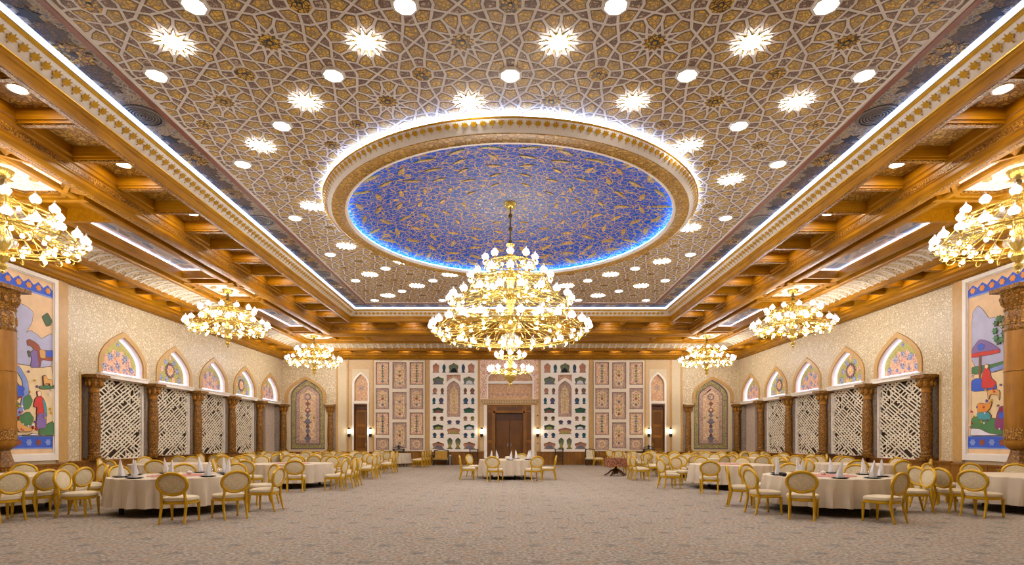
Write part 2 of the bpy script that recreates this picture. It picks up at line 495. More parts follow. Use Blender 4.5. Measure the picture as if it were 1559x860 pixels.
def rect(u0, u1, v0, v1):
    return [(u0, v0), (u1, v0), (u1, v1), (u0, v1)]

def circ(c, r, n=24, ph=0.0):
    return [(c[0] + r * cos(2 * pi * k / n + ph), c[1] + r * sin(2 * pi * k / n + ph)) for k in range(n)]

def star(c, r0, r1, n, ph=0.0):
    return [(c[0] + (r0 if k % 2 == 0 else r1) * cos(pi * k / n + ph), c[1] + (r0 if k % 2 == 0 else r1) * sin(pi * k / n + ph)) for k in range(2 * n)]

def arch(u0, u1, v0, vs, vt, n=9, p=2.1):
    """pointed arch outline, counter-clockwise from the lower left"""
    c = (u0 + u1) / 2; h = (u1 - u0) / 2
    right = [(c + h * (1 - (k / n) ** p), vs + (vt - vs) * k / n) for k in range(n)]
    left = [(2 * c - u, v) for u, v in reversed(right)]
    return [(u0, v0), (u1, v0)] + right + [(c, vt)] + left

def arch_band(outer, inner):
    """the band between two arches that stand on the same line"""
    return outer[1:] + [outer[0], inner[0]] + list(reversed(inner[1:]))

def notched(u0, u1, v0, v1, a):
    """field with an arch cut into its lower edge"""
    return [(u0, v0), (a[0][0], v0)] + list(reversed(a[2:])) + [(a[1][0], v0), (u1, v0), (u1, v1), (u0, v1)]

def inset(poly, w):
    n = len(poly); out = []
    area = sum(poly[i][0] * poly[(i + 1) % n][1] - poly[(i + 1) % n][0] * poly[i][1] for i in range(n))
    if area < 0:
        poly = list(reversed(poly))
    for i in range(n):
        a = Vector(poly[i - 1]); b = Vector(poly[i]); c = Vector(poly[(i + 1) % n])
        e1 = (b - a).normalized(); e2 = (c - b).normalized()
        n1 = Vector((-e1.y, e1.x)); n2 = Vector((-e2.y, e2.x))
        k = 1 + n1.dot(n2)
        off = (n1 + n2) * (w / max(k, 0.25))
        out.append((b.x + off.x, b.y + off.y))
    return out

def link(name, me, parent=None, loc=None, rot=None):
    o = bpy.data.objects.new(name, me)
    COL.objects.link(o)
    if parent is not None:
        o.parent = parent
    if loc is not None:
        o.location = loc
    if rot is not None:
        o.rotation_euler = rot
    return o

def part(name, mb, mats, parent=None, smooth=False, loc=None, rot=None):
    return link(name, mb.mesh(name, mats, smooth), parent, loc, rot)

def thing(name, label, cat, loc=(0, 0, 0), rotz=0.0, group=None):
    o = bpy.data.objects.new(name, None)
    COL.objects.link(o)
    o.empty_display_size = 0.1
    o.location = loc
    o.rotation_euler = (0, 0, rotz)
    tag(o, label, cat, group)
    return o

def tag(o, label, cat, group=None):
    o['label'] = label; o['category'] = cat
    if group:
        o['group'] = group
    return o

def struct(name, parent=None, loc=(0, 0, 0)):
    o = bpy.data.objects.new(name, None)
    COL.objects.link(o)
    o.location = loc
    if parent is not None:
        o.parent = parent
    else:
        o['kind'] = 'structure'
    return o

def kids(o):
    return KIDS[o.name] if o.name in KIDS else list(o.children)

def dup(root, loc, rotz=None, label=None, group=None, scale=None):
    """copy of a thing with copies of its parts and sub-parts"""
    r = root.copy(); COL.objects.link(r)
    r.location = loc
    if rotz is not None:
        r.rotation_euler = (0, 0, rotz)
    if label:
        r['label'] = label
    if group:
        r['group'] = group
    if scale:
        r.scale = scale
    for ch in kids(root):
        c = ch.copy(); COL.objects.link(c); c.parent = r
        for g in kids(ch):
            d = g.copy(); COL.objects.link(d); d.parent = c
    return r
KIDS = {}   # children of the things that are copied often (looked up once)
def remember(root):
    KIDS[root.name] = list(root.children)
    for ch in root.children:
        KIDS[ch.name] = list(ch.children)

# ---------------------------------------------------------------- the hall
HX, Y0, Y1 = 15.2, -0.76, 36.64          # half width, near wall, back wall
YC = (Y0 + Y1) / 2                       # middle of the plan, under the dome
DY = (Y1 - Y0) / 2 - HX                  # half length minus half width
ZC = 8.90                                # patterned ceiling
EYE = 1.64
F_C = frame((0, 0, ZC), (1, 0, 0), (0, 1, 0), (0, 0, -1))     # ceiling seen from below
F_B = frame((0, Y1, 0), (1, 0, 0), (0, 0, 1), (0, -1, 0))     # back wall
F_L = frame((-HX, 0, 0), (0, 1, 0), (0, 0, 1), (1, 0, 0))     # left wall
F_R = frame((HX, 0, 0), (0, 1, 0), (0, 0, 1), (-1, 0, 0))     # right wall

def B(x, y):
    """point of the back wall's elevation drawing (22.87 units to the metre, origin at 777 / 670) in metres"""
    return ((x - 777) / 22.87, EYE + (670 - y) / 22.87)
def BP(*pts):
    return [B(*p) for p in pts]
def BR(x0, x1, y0, y1):
    a = B(x0, y1); b = B(x1, y0)
    return rect(a[0], b[0], a[1], b[1])

def loop(profile, closed=False, mb=None, mi=0):
    """mitred moulding that runs round the whole hall; profile = (half width, z) pairs"""
    mb = mb or MB()
    vs = []; fs = []
    n = len(profile)
    for x, z in profile:
        hy = x + DY
        vs += [(-x, YC - hy, z), (x, YC - hy, z), (x, YC + hy, z), (-x, YC + hy, z)]
    for i in range(n if closed else n - 1):
        j = (i + 1) % n
        for k in range(4):
            k2 = (k + 1) % 4
            fs.append((i * 4 + k, i * 4 + k2, j * 4 + k2, j * 4 + k))
    return mb.add(vs, fs, mi)

# floor
fl = part('floor', MB().box(-HX - 1, HX + 1, Y0 - 0.5, Y1 + 1, -0.2, 0), 'carpet')
fl['kind'] = 'structure'

# ceiling -----------------------------------------------------------------
CE = struct('ceiling')
RO = 5.81      # outer lip of the dome ring
hxc = 8.78
part('ceiling_panel', MB().holed(F_C, rect(-hxc, hxc, YC - hxc - DY, YC + hxc + DY), [circ((0, YC), 5.6, 64)], -0.1, 0.0), 'strap', CE)
PX = 7.62; PY = PX + DY
part('border_painting', loop([(7.80, ZC - 0.006), (hxc, ZC - 0.006)]), 'border', CE)
part('border_trim', loop([(7.66, ZC), (7.67, ZC - 0.03), (7.79, ZC - 0.03), (7.80, ZC)]), 'red_trim', CE)
part('border_fillet', loop([(7.585, ZC), (7.59, ZC - 0.02), (7.65, ZC - 0.02), (7.655, ZC)]), 'strap', CE)

# star-and-octagon strapwork: every tile is a low raised panel
PITCH = 1.755
def P(r, a):
    return (r * cos(radians(a)), r * sin(radians(a)))
def rotp(p, a):
    c, s = cos(radians(a)), sin(radians(a))
    return (p[0] * c - p[1] * s, p[0] * s + p[1] * c)
XX = P(0.5, 0); C_ = P(0.37, 30); D15 = P(0.411, 15); P1 = P(0.5, 30)
def cell():
    out = []
    t = 0.1125
    out.append(('star', [P(0.152, 15 + 30 * (k // 2)) if k % 2 else P(t, 30 * (k // 2)) for k in range(24)]))
    for k in range(12):
        a = 30 * k
        out.append(('dark', [P(t, a), P(0.155, a - 15), P(0.27, a), P(0.155, a + 15)]))
        out.append(('dark', [P(0.37, a), P(0.411, a - 15), P(0.5, a), P(0.411, a + 15)]))
        out.append(('petal', [P(0.155, a + 15), P(0.27, a), P(0.37, a), P(0.411, a + 15), P(0.37, a + 30), P(0.27, a + 30)]))
    V = (0.5, 0.231)
    sh = [XX, (1 - D15[0], D15[1]), (1 - P1[0], P1[1]), V, P1, D15]
    for q in (sh, [(x, -y) for x, y in sh], [(y, x) for x, y in sh], [(-y, x) for x, y in sh]):
        out.append(('petal', q))
    c = (0.5, 0.5)
    hexa = [(0, -0.269), (0.067, -0.25), (0.05, -0.12), (-0.05, -0.12), (-0.067, -0.25)]
    dg = [(-0.21, -0.21), (-0.067, -0.25), (-0.05, -0.12), (-0.12, -0.05), (-0.25, -0.067)]
    for k in range(4):
        out.append(('dark', [(c[0] + x, c[1] + y) for x, y in (rotp(p, 90 * k) for p in hexa)]))
        out.append(('petal', [(c[0] + x, c[1] + y) for x, y in (rotp(p, 90 * k) for p in dg)]))
    out.append(('octagon', [(c[0] + 0.13 * cos(radians(22.5 + 45 * k)), c[1] + 0.13 * sin(radians(22.5 + 45 * k))) for k in range(8)]))
    return [(k, inset([(x * PITCH, y * PITCH) for x, y in p], 0.026)) for k, p in out]
CELL = cell()
def clip(poly, x0, x1, y0, y1):
    for ax, lim, sgn in ((0, x0, 1), (0, x1, -1), (1, y0, 1), (1, y1, -1)):
        res = []
        for i in range(len(poly)):
            a, b = poly[i - 1], poly[i]
            ia = (a[ax] - lim) * sgn >= 0; ib = (b[ax] - lim) * sgn >= 0
            if ia != ib:
                t = (lim - a[ax]) / (b[ax] - a[ax])
                res.append((a[0] + t * (b[0] - a[0]), a[1] + t * (b[1] - a[1])))
            if ib:
                res.append(b)
        poly = res
        if len(poly) < 3:
            return None
    return poly
tiles = []; lit_stars = []; lit_octs = []; eyes = []
YS = YC - 4.5 * PITCH
for i in range(-6, 6):
    for j in range(-3, 13):
        cx = (i + 0.5) * PITCH; cy = YS + j * PITCH
        for kind, p in CELL:
            q = [(x + cx, y + cy) for x, y in p]
            mx = sum(a for a, b in q) / len(q); my = sum(b for a, b in q) / len(q)
            if max(hypot(a, b - YC) for a, b in q) < 5.78:
                continue
            if kind == 'star' or kind == 'octagon':
                if abs(mx) > 7.5 or not (YC - PY + 0.2 < my < YC + PY - 0.2):
                    continue
                if hypot(mx, my - YC) < 5.95:
                    continue
                if kind == 'star':
                    if (i + j) % 2 == 0:
                        lit_stars.append((mx, my)); continue
                    eyes.append((mx, my, 1.0))
                else:
                    if (round(mx / PITCH) + round((my - (YS - PITCH / 2)) / PITCH)) % 2 != 0:
                        lit_octs.append((mx, my)); continue
                    eyes.append((mx, my, 0.75))
            q = clip(q, -7.57, 7.57, YC - PY + 0.05, YC + PY - 0.05)
            if not q:
                continue
            ar = abs(sum(q[k - 1][0] * q[k][1] - q[k][0] * q[k - 1][1] for k in range(len(q)))) / 2
            if ar < 0.002:
                continue
            Yd = max(my, 0.5)
            vis = my > 8.9 and abs(mx) * 838 / Yd < 790
            tiles.append((ar / Yd ** 3 if vis else 0, kind, q))
tiles.sort(key=lambda t: -t[0])
TM = {'petal': 'tile_gold', 'dark': 'tile_dark', 'star': 'rosette', 'octagon': 'rosette'}
TH = {'petal': 0.006, 'dark': 0.004, 'star': 0.009, 'octagon': 0.009}
TF = struct('tile_field', CE)
def tile_core(q, kind):
    """the painted field of a tile inside its dark edge line"""
    w = 0.022 if kind == 'petal' else 0.012
    n = len(q)
    cx = sum(a for a, b in q) / n; cy = sum(b for a, b in q) / n
    r = min(hypot(a - cx, b - cy) for a, b in q)
    if kind in ('star', 'octagon'):
        return [q]
    if r < 2.2 * w:
        return []
    return [[(cx + (a - cx) * (1 - w / r * 0.9), cy + (b - cy) * (1 - w / r * 0.9)) for a, b in q]]
rest = MB()
ORD = ['petal', 'dark', 'star', 'octagon']
for n, (w, kind, q) in enumerate(tiles):
    if n < 296 and w > 0:
        mb = MB().prism(F_C, q, 0, TH[kind] * 0.6, 1)
        for qq in tile_core(q, kind):
            mb.prism(F_C, qq, TH[kind] * 0.6, TH[kind], 0)
        part({'petal': 'petal_tile', 'dark': 'kite_tile', 'star': 'star_tile', 'octagon': 'octagon_tile'}[kind], mb, [TM[kind], 'tile_edge'], TF)
    else:
        rest.prism(F_C, q, 0, TH[kind] * 0.6, 4)
        for qq in tile_core(q, kind):
            rest.prism(F_C, qq, TH[kind] * 0.6, TH[kind], ORD.index(kind))
o = part('tile_remainder', rest, [TM[k] for k in ORD] + ['tile_edge'], TF)
o['kind'] = 'stuff'
eye = MB()
for x, y, s in eyes:
    eye.prism(F_C, circ((x, y), 0.075 * s, 10), 0.008, 0.014, 0)
    eye.prism(F_C, circ((x, y), 0.04 * s, 8), 0.014, 0.019, 1)
o = part('rosette_eye', eye, ['rosette_eye', 'gold'], CE)
o['kind'] = 'stuff'

# floral border: gold rosettes and dark scroll blots along the edge
def blot(x, y, r0, r1, n, mat, name, th):
    part(name, MB().prism(F_C, star((x, y), r0, r1, n), 0.006, 0.006 + th), mat, CE)
RB = []
for k in range(-2, 12):
    yy = 10.35 + k * 1.95
    for s in (-1, 1):
        RB.append((s * 8.2, yy, k))
for k in range(-4, 5):
    RB.append((k * 1.8, YC + 8.22 + DY, k + 1))
VENTS = []
for x, y, k in RB:
    if abs(x) > 8 and k % 3 == 1:
        VENTS.append((x, y))
    else:
        blot(x, y, 0.34, 0.26, 14, 'rosette', 'border_rosette', 0.014)
        part('rosette_eye', MB().prism(F_C, circ((x, y), 0.07, 10), 0.02, 0.026), 'rosette_eye', CE)
    vert = abs(x) > 8
    for s in (-1, 1):
        bx, by = (x, y + s * 0.55) if vert else (x + s * 0.52, y)
        if vert and k % 3 == 1:
            continue
        blot(bx, by, 0.34, 0.25, 7, 'border_blot', 'border_scroll', 0.005)
    if vert:
        blot(x, y + 0.975, 0.22, 0.12, 6, 'rosette_eye' if k % 2 else 'border_blot', 'border_flower', 0.010)

# white and gold cornice with its added glow panel
part('cornice', loop([(8.78, ZC), (8.74, 8.80), (8.52, 8.76), (8.44, 8.76)], mb=loop([(8.47, 8.66), (8.49, 8.64), (8.52, 8.60), (8.60, 8.55), (8.68, 8.49), (8.74, 8.45), (8.78, 8.42)])), 'cream', CE)
part('cornice_lip', loop([(8.44, 8.76), (8.42, 8.74), (8.42, 8.70), (8.45, 8.67), (8.47, 8.66)]), 'palmette', CE)
part('led_glow_strip', loop([(8.445, 8.765), (8.425, 8.772), (8.375, 8.840), (8.39, 8.854)]), 'g_cove', CE)  # slanted glowing panel added; it paints the cove LED's bright ceiling edge
part('cornice_bead', loop([(8.735, 8.445), (8.74, 8.425), (8.78, 8.415)]), 'palmette', CE)

def palmette_mesh():
    mb = MB()
    F = frame((0, 0, 0), (1, 0, 0), (0, 0, 1), (0, 1, 0))
    for a, r in ((90, 0.125), (52, 0.125), (128, 0.125), (14, 0.108), (166, 0.108), (-30, 0.07), (210, 0.07)):
        d = (cos(radians(a)), sin(radians(a))); e = (-d[1], d[0])
        mb.prism(F, [(0, 0), (d[0] * r * .55 + e[0] * .026, d[1] * r * .55 + e[1] * .026), (d[0] * r, d[1] * r), (d[0] * r * .55 - e[0] * .026, d[1] * r * .55 - e[1] * .026)][::-1], 0, 0.02)
    mb.prism(F, [(-0.03, -0.01), (0, -0.045), (0.03, -0.01), (0, 0.02)], 0, 0.022)
    mb.prism(F, [(-0.014, -0.085), (0, -0.105), (0.014, -0.085), (0, -0.062)], 0, 0.018)
    return mb
PAL = palmette_mesh().mesh('palmette', 'palmette')
pal_rest = MB()
base_pal = palmette_mesh()
def palmette(M, near):
    if near:
        o = link('palmette', PAL, CE)
        o.matrix_local = M
    else:
        pal_rest.add([M @ Vector(v) for v in base_pal.v], base_pal.f)
def facing(loc, out, up):
    """frame with +Y along out and +Z along up"""
    out = Vector(out).normalized(); up = Vector(up).normalized()
    x = out.cross(up).normalized()
    up = x.cross(out)
    M = Matrix((x, out, up)).transposed().to_4x4()
    M.translation = loc
    return M
n = 0.0
yy = 9.0
while yy < YC + 8.6 + DY - 0.15:
    for s in (-1, 1):
        palmette(facing((s * 8.60, yy, 8.55), (-s * 0.66, 0, -0.75), (s * -0.75, 0, 0.66)), yy < 21.5)
    yy += 0.235
yb = YC + 8.60 + DY
xx = -8.4
while xx < 8.45:
    palmette(facing((xx, yb, 8.55), (0, -0.66, -0.75), (0, -0.75, 0.66)), False)
    xx += 0.235

# dome ring ----------------------------------------------------------------
RING = struct('dome_ring', CE, (0, YC, 0))
def ring(name, prof, mat, n=96, smooth=True):
    return part(name, MB().lathe(prof, n, cap=False), mat, RING, smooth)
ring('ring_lip', [(5.72, 8.80), (5.80, 8.795), (5.815, 8.78), (5.80, 8.76), (5.775, 8.755)], 'palmette')
ring('ring_cove', [(5.775, 8.755), (5.76, 8.72), (5.71, 8.67), (5.65, 8.63), (5.60, 8.60), (5.57, 8.57), (5.55, 8.56)], 'white')
ring('ring_soffit', [(5.55, 8.56), (5.53, 8.55), (5.50, 8.57), (5.40, 8.585), (5.22, 8.575), (5.16, 8.55)], 'ring_gold')
ring('ring_inner_fillet', [(5.16, 8.55), (5.10, 8.545), (5.075, 8.56), (5.075, 8.64), (5.12, 8.65), (5.30, 8.66), (5.34, 8.72)], 'cream')
ring('led_glow_strip', [(5.74, 8.80), (5.765, 8.806), (5.765, 8.85), (5.74, 8.856)], 'g_ring')
ring('inner_led_strip', [(5.115, 8.652), (5.105, 8.66), (5.105, 8.682), (5.13, 8.69)], 'g_dome')
NP = 176
for k in range(NP):
    a = 2 * pi * k / NP
    u = Vector((cos(a), sin(a), 0))
    p = Vector((0, YC, 0)) + u * 5.715 + Vector((0, 0, 8.672))
    o_ = u * 0.70 + Vector((0, 0, -0.71))
    # only the near half of the ring shows its outer face
    palmette(facing(p, o_, u * 0.71 + Vector((0, 0, 0.70))) @ Matrix.Scale(0.78, 4), -sin(a) > -0.12)
o = part('palmette_remainder', pal_rest, 'palmette', CE)
o['kind'] = 'stuff'

DOME = struct('dome', CE, (0, YC, 0))
def dz(r):
    return 8.70 + 0.66 * (1 - (r / 5.36) ** 2)
part('dome_shell', MB().lathe([(5.36 * k / 14.0, dz(5.36 * k / 14.0)) for k in range(14, -1, -1)], 96, cap=False), 'dome', DOME, 'all')
rnd = random.Random(4)
for r, cnt, ln, wd in ((1.5, 10, 0.34, 0.09), (2.2, 16, 0.40, 0.11), (2.9, 20, 0.46, 0.13), (3.55, 24, 0.54, 0.14), (4.2, 28, 0.6, 0.15), (4.75, 30, 0.62, 0.15)):
    for k in range(cnt):
        a = 2 * pi * (k + 0.5 * (cnt % 4 == 0)) / cnt
        t = a + pi / 2 + (0.35, -0.35, 1.25)[k % 3 if cnt % 3 == 0 else k % 2]
        c = (r * cos(a), r * sin(a))
        d = (cos(t), sin(t)); e = (-d[1], d[0])
        out = []
        for f, g in ((-.5, 0), (-.2, -.42), (.15, -.5), (.5, 0), (.15, .5), (-.2, .42)):
            x = c[0] + d[0] * ln * f + e[0] * wd * g; y = c[1] + d[1] * ln * f + e[1] * wd * g
            out.append((x, y))
        vs = [(x, y, dz(hypot(x, y)) - 0.022) for x, y in out] + [(x, y, dz(hypot(x, y)) + 0.01) for x, y in out]
        part('gold_leaf', MB().add(vs, [(5, 4, 3, 2, 1, 0)] + [(i, (i + 1) % 6, (i + 1) % 6 + 6, i + 6) for i in range(6)]), 'ring_gold', DOME)
for r, cnt in ((0.62, 12), (1.0, 20)):
    for k in range(cnt):
        a = 2 * pi * k / cnt
        part('medallion_pearl', MB().lathe([(0.028, -0.02), (0.028, 0.03)], 6, (r * cos(a), r * sin(a), dz(r) - 0.01)), 'cream', DOME)

# wooden ceiling round the patterned field ----------------------------------
part('wooden_inner_beam', loop([(8.78, 8.42), (8.78, 8.36), (8.81, 8.33), (8.81, 8.20), (8.84, 8.15), (8.985, 8.15), (9.0, 8.18), (9.0, 8.52)]), 'wood', CE)
part('carved_strip', loop([(8.865, 8.15), (8.87, 8.138), (8.955, 8.138), (8.96, 8.15)]), 'carved', CE)
part('coffer_panel', loop([(9.0, 8.52), (10.30, 8.52)]), 'coffer', CE)
part('wooden_main_beam', loop([(10.24, 8.52), (10.24, 8.30), (10.28, 8.27), (10.28, 8.18), (10.32, 8.15), (10.32, 7.96), (10.35, 7.93), (10.35, 7.84), (10.40, 7.78), (10.44, 7.75), (10.64, 7.75), (10.66, 7.78), (10.66, 8.10)]), 'wood', CE)
part('carved_strip', loop([(10.318, 8.125), (10.306, 8.11), (10.306, 8.00), (10.318, 7.985)]), 'carved', CE)
part('carved_strip', loop([(10.46, 7.75), (10.47, 7.74), (10.56, 7.74), (10.57, 7.75)]), 'carved', CE)
part('tray_ceiling', loop([(10.64, 8.10), (13.02, 8.10)]), 'wood', CE)
part('tray_beam', loop([(10.92, 8.10), (10.92, 7.78), (10.95, 7.74), (11.09, 7.74), (11.11, 7.77), (11.11, 8.1)]), 'wood', CE)
part('tray_beam', loop([(12.36, 8.10), (12.36, 7.80), (12.40, 7.74), (12.54, 7.74), (12.57, 7.77), (12.57, 8.1)]), 'wood', CE)
part('cove_beam', loop([(12.80, 8.10), (12.80, 7.72), (12.83, 7.68), (12.97, 7.68), (13.0, 7.72)]), 'wood', CE)
part('filigree_cove', loop([(13.0, 7.74), (13.14, 7.745), (13.34, 7.735), (13.54, 7.70), (13.72, 7.63), (13.85, 7.54)]), 'slat_gilt', CE)
part('outer_beam', loop([(13.83, 7.56), (13.85, 7.44), (13.89, 7.40), (14.06, 7.40), (14.10, 7.44), (14.10, 7.72)]), 'wood', CE)
part('coffer_panel', loop([(14.10, 7.72), (14.90, 7.72)]), 'coffer', CE)
part('crown_moulding', loop([(14.80, 7.72), (14.80, 7.40), (14.86, 7.36), (14.86, 7.28), (14.94, 7.22), (14.98, 7.14), (15.06, 7.10), (15.10, 7.05), (15.2, 7.02)]), 'wood', CE)
part('crown_bead', loop([(15.12, 7.03), (15.14, 7.0), (15.2, 6.99)]), 'carved', CE)

# cross beams of the coffers, ribs of the filigree cove
def cross_mesh(w, z0, z1, x0, x1, mat):
    h = z1 - z0
    mb = MB().box(x0, x1, -w / 2, w / 2, z0 + h * .28, z1)
    mb.box(x0, x1, -w * .36, w * .36, z0 + h * .1, z0 + h * .28)
    mb.box(x0 + .06, x1 - .06, -w * .22, w * .22, z0, z0 + h * .1, 1)
    return mb.mesh('cross_beam', [mat, 'carved'])
ci = cross_mesh(0.24, 8.19, 8.52, 9.0, 10.26, 'woodx')
co = cross_mesh(0.20, 7.42, 7.72, 14.09, 14.84, 'woodx')
CO_SPOT = []; CI_SPOT = []
CI = 1.478
yy = 10.77 - CI * 4.5; k = 0
while yy < Y1 - 5.0:
    for s in (1, -1):
        link('cross_beam', ci, CE, (0, yy, 0), (0, 0, 0 if s > 0 else pi))
        if k % 2 == 0 and 3 < yy < Y1 - 6:
            CI_SPOT.append((s * 9.64, yy + CI / 2, 8.52))
    yy += CI; k += 1
CB = 1.42
for k in range(-6, 7):
    link('cross_beam', ci, CE, ((k + 0.5) * CB, YC + DY, 0), (0, 0, pi / 2))
    if k % 2 == 0:
        CI_SPOT.append((k * CB, YC + 9.64 + DY, 8.52))
CX = 0.99
k = 0; yy = 4.0
while yy < Y1 - 0.9:
    for s in (1, -1):
        link('cross_beam', co, CE, (0, yy, 0), (0, 0, 0 if s > 0 else pi))
        if k % 2 == 0:
            CO_SPOT.append((s * 14.46, yy + CX / 2, 7.72))
    yy += CX; k += 1
for k in range(-14, 14):
    link('cross_beam', co, CE, ((k + 0.5) * CX, YC + DY, 0), (0, 0, pi / 2))
    if k % 2 == 0 and abs(k) < 14:
        CO_SPOT.append((k * CX + CX, YC + 14.46 + DY, 7.72))
rib = MB()
rp = [(13.0, 7.74), (13.14, 7.745), (13.34, 7.735), (13.54, 7.70), (13.72, 7.63), (13.85, 7.54)]
vs = []; fs = []
for x, z in rp:
    vs += [(x, -0.05, z), (x, -0.035, z - 0.03), (x, 0.035, z - 0.03), (x, 0.05, z)]
for i in range(len(rp) - 1):
    for k in range(3):
        fs.append((i * 4 + k, i * 4 + k + 1, i * 4 + 5 + k, i * 4 + 4 + k))
rib_me = MB().add(vs, fs).mesh('cove_rib', 'white')
yy = 12.2
while yy < YC + 13 + DY:
    for s in (1, -1):
        link('cove_rib', rib_me, CE, (0, yy, 0), (0, 0, 0 if s > 0 else pi))
    yy += 0.42
for k in range(-31, 32):
    link('cove_rib', rib_me, CE, (k * 0.42, YC + DY, 0), (0, 0, pi / 2))

# side trays with painted clouds and LED edge, octagons over the chandeliers
def tray(u0, u1, v0, v1, led):
    """rectangular tray in plan; led lists the edges that carry the strip"""
    F = frame((0, 0, 8.10), (1, 0, 0), (0, 1, 0), (0, 0, -1))
    t = struct('ceiling_tray', CE)
    part('painted_panel', MB().prism(F, rect(u0, u1, v0, v1), 0, 0.02), 'tray', t)
    w = 0.12
    part('tray_frame', MB().holed(F, rect(u0 - w, u1 + w, v0 - w, v1 + w), [rect(u0, u1, v0, v1)], 0, 0.36), 'wood', t)
    s = MB()
    e = 0.018
    for edge in led:
        if edge == 'u0': s.box(u0, u0 + e, v0, v1, 8.03, 8.07)
        if edge == 'u1': s.box(u1 - e, u1, v0, v1, 8.03, 8.07)
        if edge == 'v0': s.box(u0, u1, v0, v0 + e, 8.03, 8.07)
        if edge == 'v1': s.box(u0, u1, v1 - e, v1, 8.03, 8.07)
    part('led_glow_strip', s, 'g_tray', t)
OCT = [(sx * 11.68, y) for sx in (-1, 1) for y in (12.66, 22.75, 32.75)]
for s in (-1, 1):
    for a, b in ((5.0, 10.4), (15.45, 20.7), (25.6, 30.9)):
        u0, u1 = (11.14, 12.34) if s > 0 else (-12.34, -11.14)
        tray(u0, u1, a, b, ('u0', 'u1', 'v0', 'v1'))
for a, b in ((-8.6, -3.3), (-2.7, 2.7), (3.3, 8.6)):
    tray(a, b, YC + 11.14 + DY, YC + 12.34 + DY, ('u0', 'u1', 'v0', 'v1'))
for x, y in OCT:
    F = frame((x, y, 8.10), (1, 0, 0), (0, 1, 0), (0, 0, -1))
    t = struct('ceiling_octagon', CE)
    o8 = circ((0, 0), 1.10, 8, pi / 8); i8 = circ((0, 0), 1.0, 8, pi / 8)
    part('octagon_panel', MB().prism(F, circ((0, 0), 1.20, 8, pi / 8), 0, 0.25), 'octagon', t)
    part('octagon_frame', MB().holed(F, circ((0, 0), 1.28, 8, pi / 8), [circ((0, 0), 1.18, 8, pi / 8)], 0, 0.36), 'wood', t)
    part('carved_strip', MB().holed(F, circ((0, 0), 1.19, 8, pi / 8), [circ((0, 0), 1.13, 8, pi / 8)], 0.25, 0.30), 'carved', t)
    part('beam', MB().box(x - 0.9, x + 0.9, y - 1.42, y - 1.26, 7.72, 8.1).box(x - 0.9, x + 0.9, y + 1.26, y + 1.42, 7.72, 8.1), 'woodx', t)
    for k in range(4):
        a = pi / 4 + k * pi / 2
        p = Vector((x, y, 0)) + Vector((cos(a), sin(a), 0)) * 1.22
        q = Vector((x, y, 0)) + Vector((cos(a), sin(a), 0)) * 1.62
        part('beam', MB().tube([(p.x, p.y, 7.84), (q.x, q.y, 7.84)], 0.11, 4), 'wood', t)
    for k in range(4):
        a = k * pi / 2 + pi / 4
        c = (0.55 * cos(a), 0.55 * sin(a))
        d = (-sin(a) , cos(a)); e = (cos(a), sin(a))
        hexp = [(c[0] + d[0] * f + e[0] * g, c[1] + d[1] * f + e[1] * g) for f, g in ((-.22, 0), (-.13, -.09), (.13, -.09), (.22, 0), (.13, .09), (-.13, .09))]
        part('gilt_plaque', MB().prism(F, hexp, 0.25, 0.27), 'ring_gold', t)

# shell behind the ceiling
part('roof_slab', MB().box(-HX - 1, HX + 1, Y0 - 0.5, Y1 + 1, 9.6, 9.8), 'plaster', CE)

# ---------------------------------------------------------------- back wall
WB = struct('wall_back')
door_main = BR(741.5, 809, 616, 708.5)
door_l = BR(538.6, 559.5, 615, 708.5); door_r = door_l
def fixz(r):   # down to the floor
    return [(u, max(v, 0.0) if v > 0.3 else 0.0) for u, v in r]
door_main, door_l, door_r = fixz(door_main), fixz(door_l), fixz(door_r)
U0 = -0.07   # middle of the door wall
def mir(poly):
    return [(2 * U0 - u, v) for u, v in reversed(poly)]
def mx(u, s):
    return u if s > 0 else 2 * U0 - u
def barch(x0, x1, y1, ys, yt, **k):
    a = B(x0, y1); b = B(x1, ys); c = B(x0, yt)
    return arch(a[0], b[0], a[1], b[1], c[1], **k)
door_r = mir(door_l)
arch_l = barch(540, 560, 610, 585, 569)
arch_m = barch(743.5, 810.5, 607, 578, 561, p=2.6)
arch_c = barch(442, 494.5, 684, 604, 577)
shelf_l = BR(655.5, 726.5, 549, 687)
holes = [door_main, door_l, door_r, arch_l, mir(arch_l), arch_m, arch_c, mir(arch_c), shelf_l, [(u + 169.4 / 22.87, v) for u, v in shelf_l]]
def nudge(lp):   # keep the door openings just above the slab's lower edge
    return [(u, v + 0.002 if v <= 0 else v) for u, v in lp]
part('wall_face', MB().holed(F_B, rect(-HX - 0.4, HX + 0.4, -0.05, 8.2), [nudge(h) for h in holes], -0.3, 0.0), 'plaster', WB)
part('wall_backing', MB().box(-HX - 1, HX + 1, Y1 + 0.6, Y1 + 0.7, -0.1, 9.6), 'reveal', WB)

def slab(name, poly, d0, d1, mat, parent, F=F_B, holes=None):
    mb = MB()
    if holes:
        mb.holed(F, poly, holes, d0, d1)
    else:
        mb.prism(F, poly, d0, d1)
    return part(name, mb, mat, parent)

